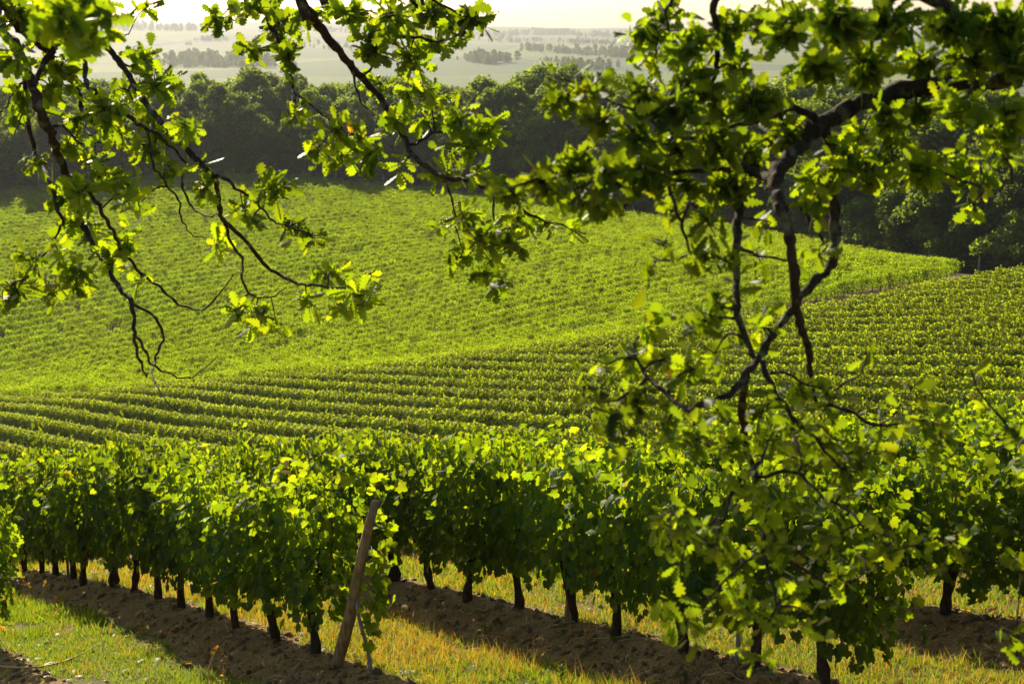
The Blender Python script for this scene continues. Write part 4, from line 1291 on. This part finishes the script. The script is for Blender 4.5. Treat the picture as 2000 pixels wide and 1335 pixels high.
DR = 4.7
tr0 = gl(3.6, 4.3)
limbsR = [
    ([(3.5, 4.3, 1.0, 0), (2.9, 4.45, .55, 0), (2.3, 4.6, .05, 0), (2000, 140), (1925, 155), (1800, 172), (1700, 195), (1645, 220), (1605, 240), (1565, 280), (1530, 320), (1515, 355), (1520, 390), (1530, 420), (1543, 470), (1552, 535), (1554, 589), (1568, 647), (1581, 692), (1584, 733), (1593, 787)], 33, 4),
    ([(1610, 245), (1625, 320), (1628, 400), (1631, 468), (1624, 517), (1595, 544), (1559, 589), (1519, 639), (1487, 693), (1460, 724), (1437, 760), (1388, 783), (1345, 800), (1302, 769), (1266, 737), (1244, 701), (1240, 665)], 14, 3),
    ([(1515, 355), (1480, 340), (1446, 330), (1442, 400), (1440, 467), (1437, 557), (1442, 616), (1460, 670), (1473, 700)], 9, 6),
    ([(1460, 735), (1448, 800), (1455, 850), (1462, 890), (1476, 932), (1488, 992), (1494, 1040), (1490, 1076), (1500, 1110), (1512, 1150), (1516, 1185)], 9, 2.5),
    ([(1490, 705), (1514, 769), (1550, 814), (1586, 850), (1625, 895), (1680, 930)], 7, 2.5),
    ([(1476, 932), (1540, 920), (1577, 940), (1617, 976), (1661, 1000), (1701, 1040), (1740, 1070), (1800, 1060)], 4, 2),
    ([(1488, 902), (1448, 932), (1424, 980), (1412, 1012), (1376, 1024), (1320, 1010)], 5, 2),
    ([(1494, 1050), (1540, 1090), (1600, 1130), (1641, 1149), (1681, 1125), (1717, 1104)], 4, 2.2),
    ([(1266, 740), (1217, 773), (1185, 791)], 4, 2),
    ([(1505, 725), (1541, 731), (1577, 751), (1630, 760)], 4, 2),
    ([(1940, 160), (1890, 205), (1915, 240), (1950, 290), (1972, 325), (1980, 360)], 8, 3),
    ([(1605, 240), (1550, 210), (1510, 190)], 8, 5),
    ([(1550, 212), (1490, 235), (1440, 245), (1350, 270), (1280, 240), (1200, 200), (1140, 180), (1095, 160)], 5, 1.8),
    ([(1446, 330), (1400, 330), (1310, 340), (1220, 350), (1130, 345), (1050, 350), (1000, 370)], 7, 2),
    ([(1260, 345), (1240, 370), (1215, 410)], 5, 3.5),
    ([(1990, 130), (1900, 60), (1800, -10), (1600, -60), (1480, -60), (1397, 0), (1400, 65), (1400, 130), (1385, 170)], 14, 4),
    ([(1480, -60), (1390, -30), (1330, -20), (1303, 20), (1306, 60)], 5, 3),
    ([(1800, -10), (1740, 0), (1700, 40), (1700, 100), (1700, 190)], 6, 4),
    ([(1305, 345), (1320, 410), (1335, 450), (1345, 490), (1315, 510), (1270, 500)], 4, 2),
    ([(1445, 480), (1480, 500), (1545, 507)], 4, 2.5),
    ([(1700, 200), (1740, 260), (1800, 320), (1860, 345), (1920, 370), (1900, 400)], 5, 2),
    ([(1565, 400), (1585, 440), (1618, 478)], 4, 3.5),
    ([(1593, 787), (1650, 800), (1720, 830), (1800, 820), (1840, 850)], 4, 2),
    ([(1630, 760), (1680, 730), (1690, 690), (1692, 655)], 2.5, 1.2),
    ([(3.5, 4.3, .25, 0), (3.0, 4.4, .1, 0), (2.3, 4.5, -.25, 0), (2100, 800), (2010, 870), (1950, 810), (1910, 760), (1895, 715)], 6, 1.5),
    ([(3.5, 4.3, -.1, 0), (2.9, 4.4, -.3, 0), (2.3, 4.5, -.6, 0), (2100, 1050), (2030, 1090), (1985, 1100)], 6, 2),
    ([(1720, 830), (1760, 790), (1780, 745)], 2.5, 1.2),
    ([(1516, 1185), (1490, 1240), (1470, 1280)], 2.5, 1.5),
    ([(1490, 1076), (1440, 1110), (1390, 1160), (1330, 1195)], 3, 1.5),
]
limbsR.append(([(3.5, 4.3, 2.6, 0), (2.4, 5.2, 2.2, 0), (1.4, 5.9, 1.5, 0), (.4, 6.4, 1.1, 0), (-.7, 6.7, 1.0, 0)], 20, 5))  # two unseen limbs added above the frame to carry the shading leaves
limbsR.append(([(2.4, 5.2, 2.2, 0), (1.9, 5.8, 1.5, 0), (1.3, 6.2, .85, 0), (.6, 6.4, .7, 0)], 10, 4))
clR = []
for q in range(64):                                           # leaf sprays added on the unseen overhead limbs to shade the boughs below
    w_ = np.array([-.8 + 2.6 * rng.random(), 5.7 + rng.normal(0, .35), .55 + 1.1 * rng.random()])
    a_, b_, c_ = project(w_[None]); clR.append((a_[0], min(b_[0], -75), 60, 50, len(limbsR) - 1 - q % 2))
clR += [(1255, 65, 40, 30), (1295, 30, 50, 30), (1280, 110, 50, 22), (1340, 95, 42, 45), (1355, 155, 50, 40), (1420, 60, 40, 40), (1480, 40, 50, 34), (1440, 130, 42, 34), (1540, 55, 60, 50), (1640, 45, 70, 50), (1740, 45, 80, 50), (1850, 45, 80, 50),
       (1955, 45, 65, 50), (1600, 125, 60, 42), (1700, 125, 60, 42), (1800, 115, 70, 42), (1900, 115, 70, 42), (1980, 115, 45, 50), (1880, 205, 60, 40), (1975, 220, 40, 50), (1790, 210, 55, 30),
       (1250, 190, 50, 42), (1320, 210, 52, 42), (1400, 200, 52, 42), (1470, 200, 52, 42), (1540, 260, 50, 42), (1105, 190, 42, 32), (1150, 175, 34, 24), (1085, 152, 24, 16), (1180, 235, 44, 32), (1240, 265, 52, 32), (1310, 285, 52, 42),
       (1390, 285, 60, 42), (1460, 295, 52, 42), (1120, 325, 50, 40), (1060, 355, 48, 32), (1180, 340, 50, 34), (1260, 335, 50, 34), (1340, 355, 52, 42), (1420, 365, 52, 42), (1005, 382, 40, 24), (1140, 390, 42, 24), (1200, 400, 40, 18),
       (1640, 310, 50, 42), (1700, 335, 50, 32), (1600, 350, 42, 34), (1585, 405, 42, 40), (1680, 265, 44, 42), (1380, 430, 42, 34), (1490, 430, 34, 34), (1310, 415, 34, 30), (1740, 290, 44, 40), (1800, 330, 50, 32), (1850, 325, 42, 30),
       (1920, 345, 40, 30), (1960, 300, 26, 26), (1895, 405, 32, 14), (1950, 265, 32, 30), (1735, 225, 42, 30), (1300, 470, 26, 24), (1265, 545, 16, 30), (1370, 500, 44, 30), (1425, 510, 34, 44), (1480, 500, 34, 30), (1600, 500, 34, 30),
       (1490, 640, 42, 34), (1400, 600, 42, 42), (1350, 640, 50, 42), (1265, 640, 40, 34), (1230, 700, 44, 40), (1185, 712, 24, 16), (1300, 700, 42, 42), (1350, 720, 42, 40), (1395, 690, 34, 34), (1145, 750, 40, 40), (1245, 780, 50, 40),
       (1200, 820, 34, 40), (1300, 830, 50, 42), (1220, 870, 42, 32), (1350, 850, 50, 42), (1400, 800, 42, 34), (1430, 870, 42, 42), (1500, 790, 42, 34), (1560, 760, 42, 40), (1620, 790, 42, 34), (1560, 840, 50, 42), (1500, 860, 50, 42),
       (1620, 850, 50, 42), (1565, 905, 50, 40), (1650, 905, 56, 40), (1450, 950, 48, 32), (1700, 880, 40, 32), (1720, 840, 22, 18), (1795, 820, 50, 28), (1835, 850, 34, 32), (1780, 760, 24, 30), (1690, 690, 12, 36), (1900, 750, 18, 36),
       (1965, 835, 40, 32), (1985, 880, 24, 26), (1310, 1000, 32, 24), (1345, 1030, 42, 24), (1310, 1062, 32, 30), (1330, 1100, 24, 18), (1400, 1060, 50, 34), (1440, 1100, 42, 40), (1500, 1050, 50, 34), (1600, 990, 34, 34), (1650, 965, 42, 24),
       (1560, 1080, 42, 34), (1620, 1060, 48, 32), (1680, 1080, 42, 24), (1740, 1060, 42, 32), (1815, 1055, 42, 26), (1860, 1060, 30, 24), (1305, 1205, 22, 24), (1335, 1195, 34, 24), (1340, 1235, 24, 22), (1395, 1190, 42, 24), (1430, 1155, 42, 32),
       (1470, 1200, 42, 40), (1450, 1270, 24, 24), (1485, 1285, 30, 24), (1520, 1180, 42, 32), (1560, 1140, 50, 34), (1585, 1205, 40, 24), (1640, 1130, 42, 34), (1480, 960, 40, 34), (1520, 1000, 44, 34), (1988, 1095, 18, 34), (1985, 1235, 12, 18)]
oak("oak_tree", "oak at the right with a thick dark bough and blurred hanging leaves", [tr0 - [0, 0, .4], tr0 + [0, 0, 2.0], tr0 + [.05, 0, 4.2], tr0 + [.0, .1, 7.5]], .30, limbsR, clR, .070, DR, 1 / 240.0, 72, 400, 2.9)

# ------------------------------------------------------------------ haze
HB = MB(); HB.box((0, 0, 0), (24600, 24600, 170))
mh, nth, pbh, oh_ = new_mat("haze")
nth.nodes.remove(pbh)
pv = node(nth, "ShaderNodeVolumePrincipled")
pv.inputs["Color"].default_value = (.36, .375, .395, 1)
pv.inputs["Density"].default_value = 1.6e-4
pv.inputs["Anisotropy"].default_value = .45
nth.links.new(pv.outputs[0], oh_.inputs["Volume"])
hzo = HB.build("haze", mh)
tag(hzo, "pale sunlit summer haze over the valley", "haze", kind='stuff')
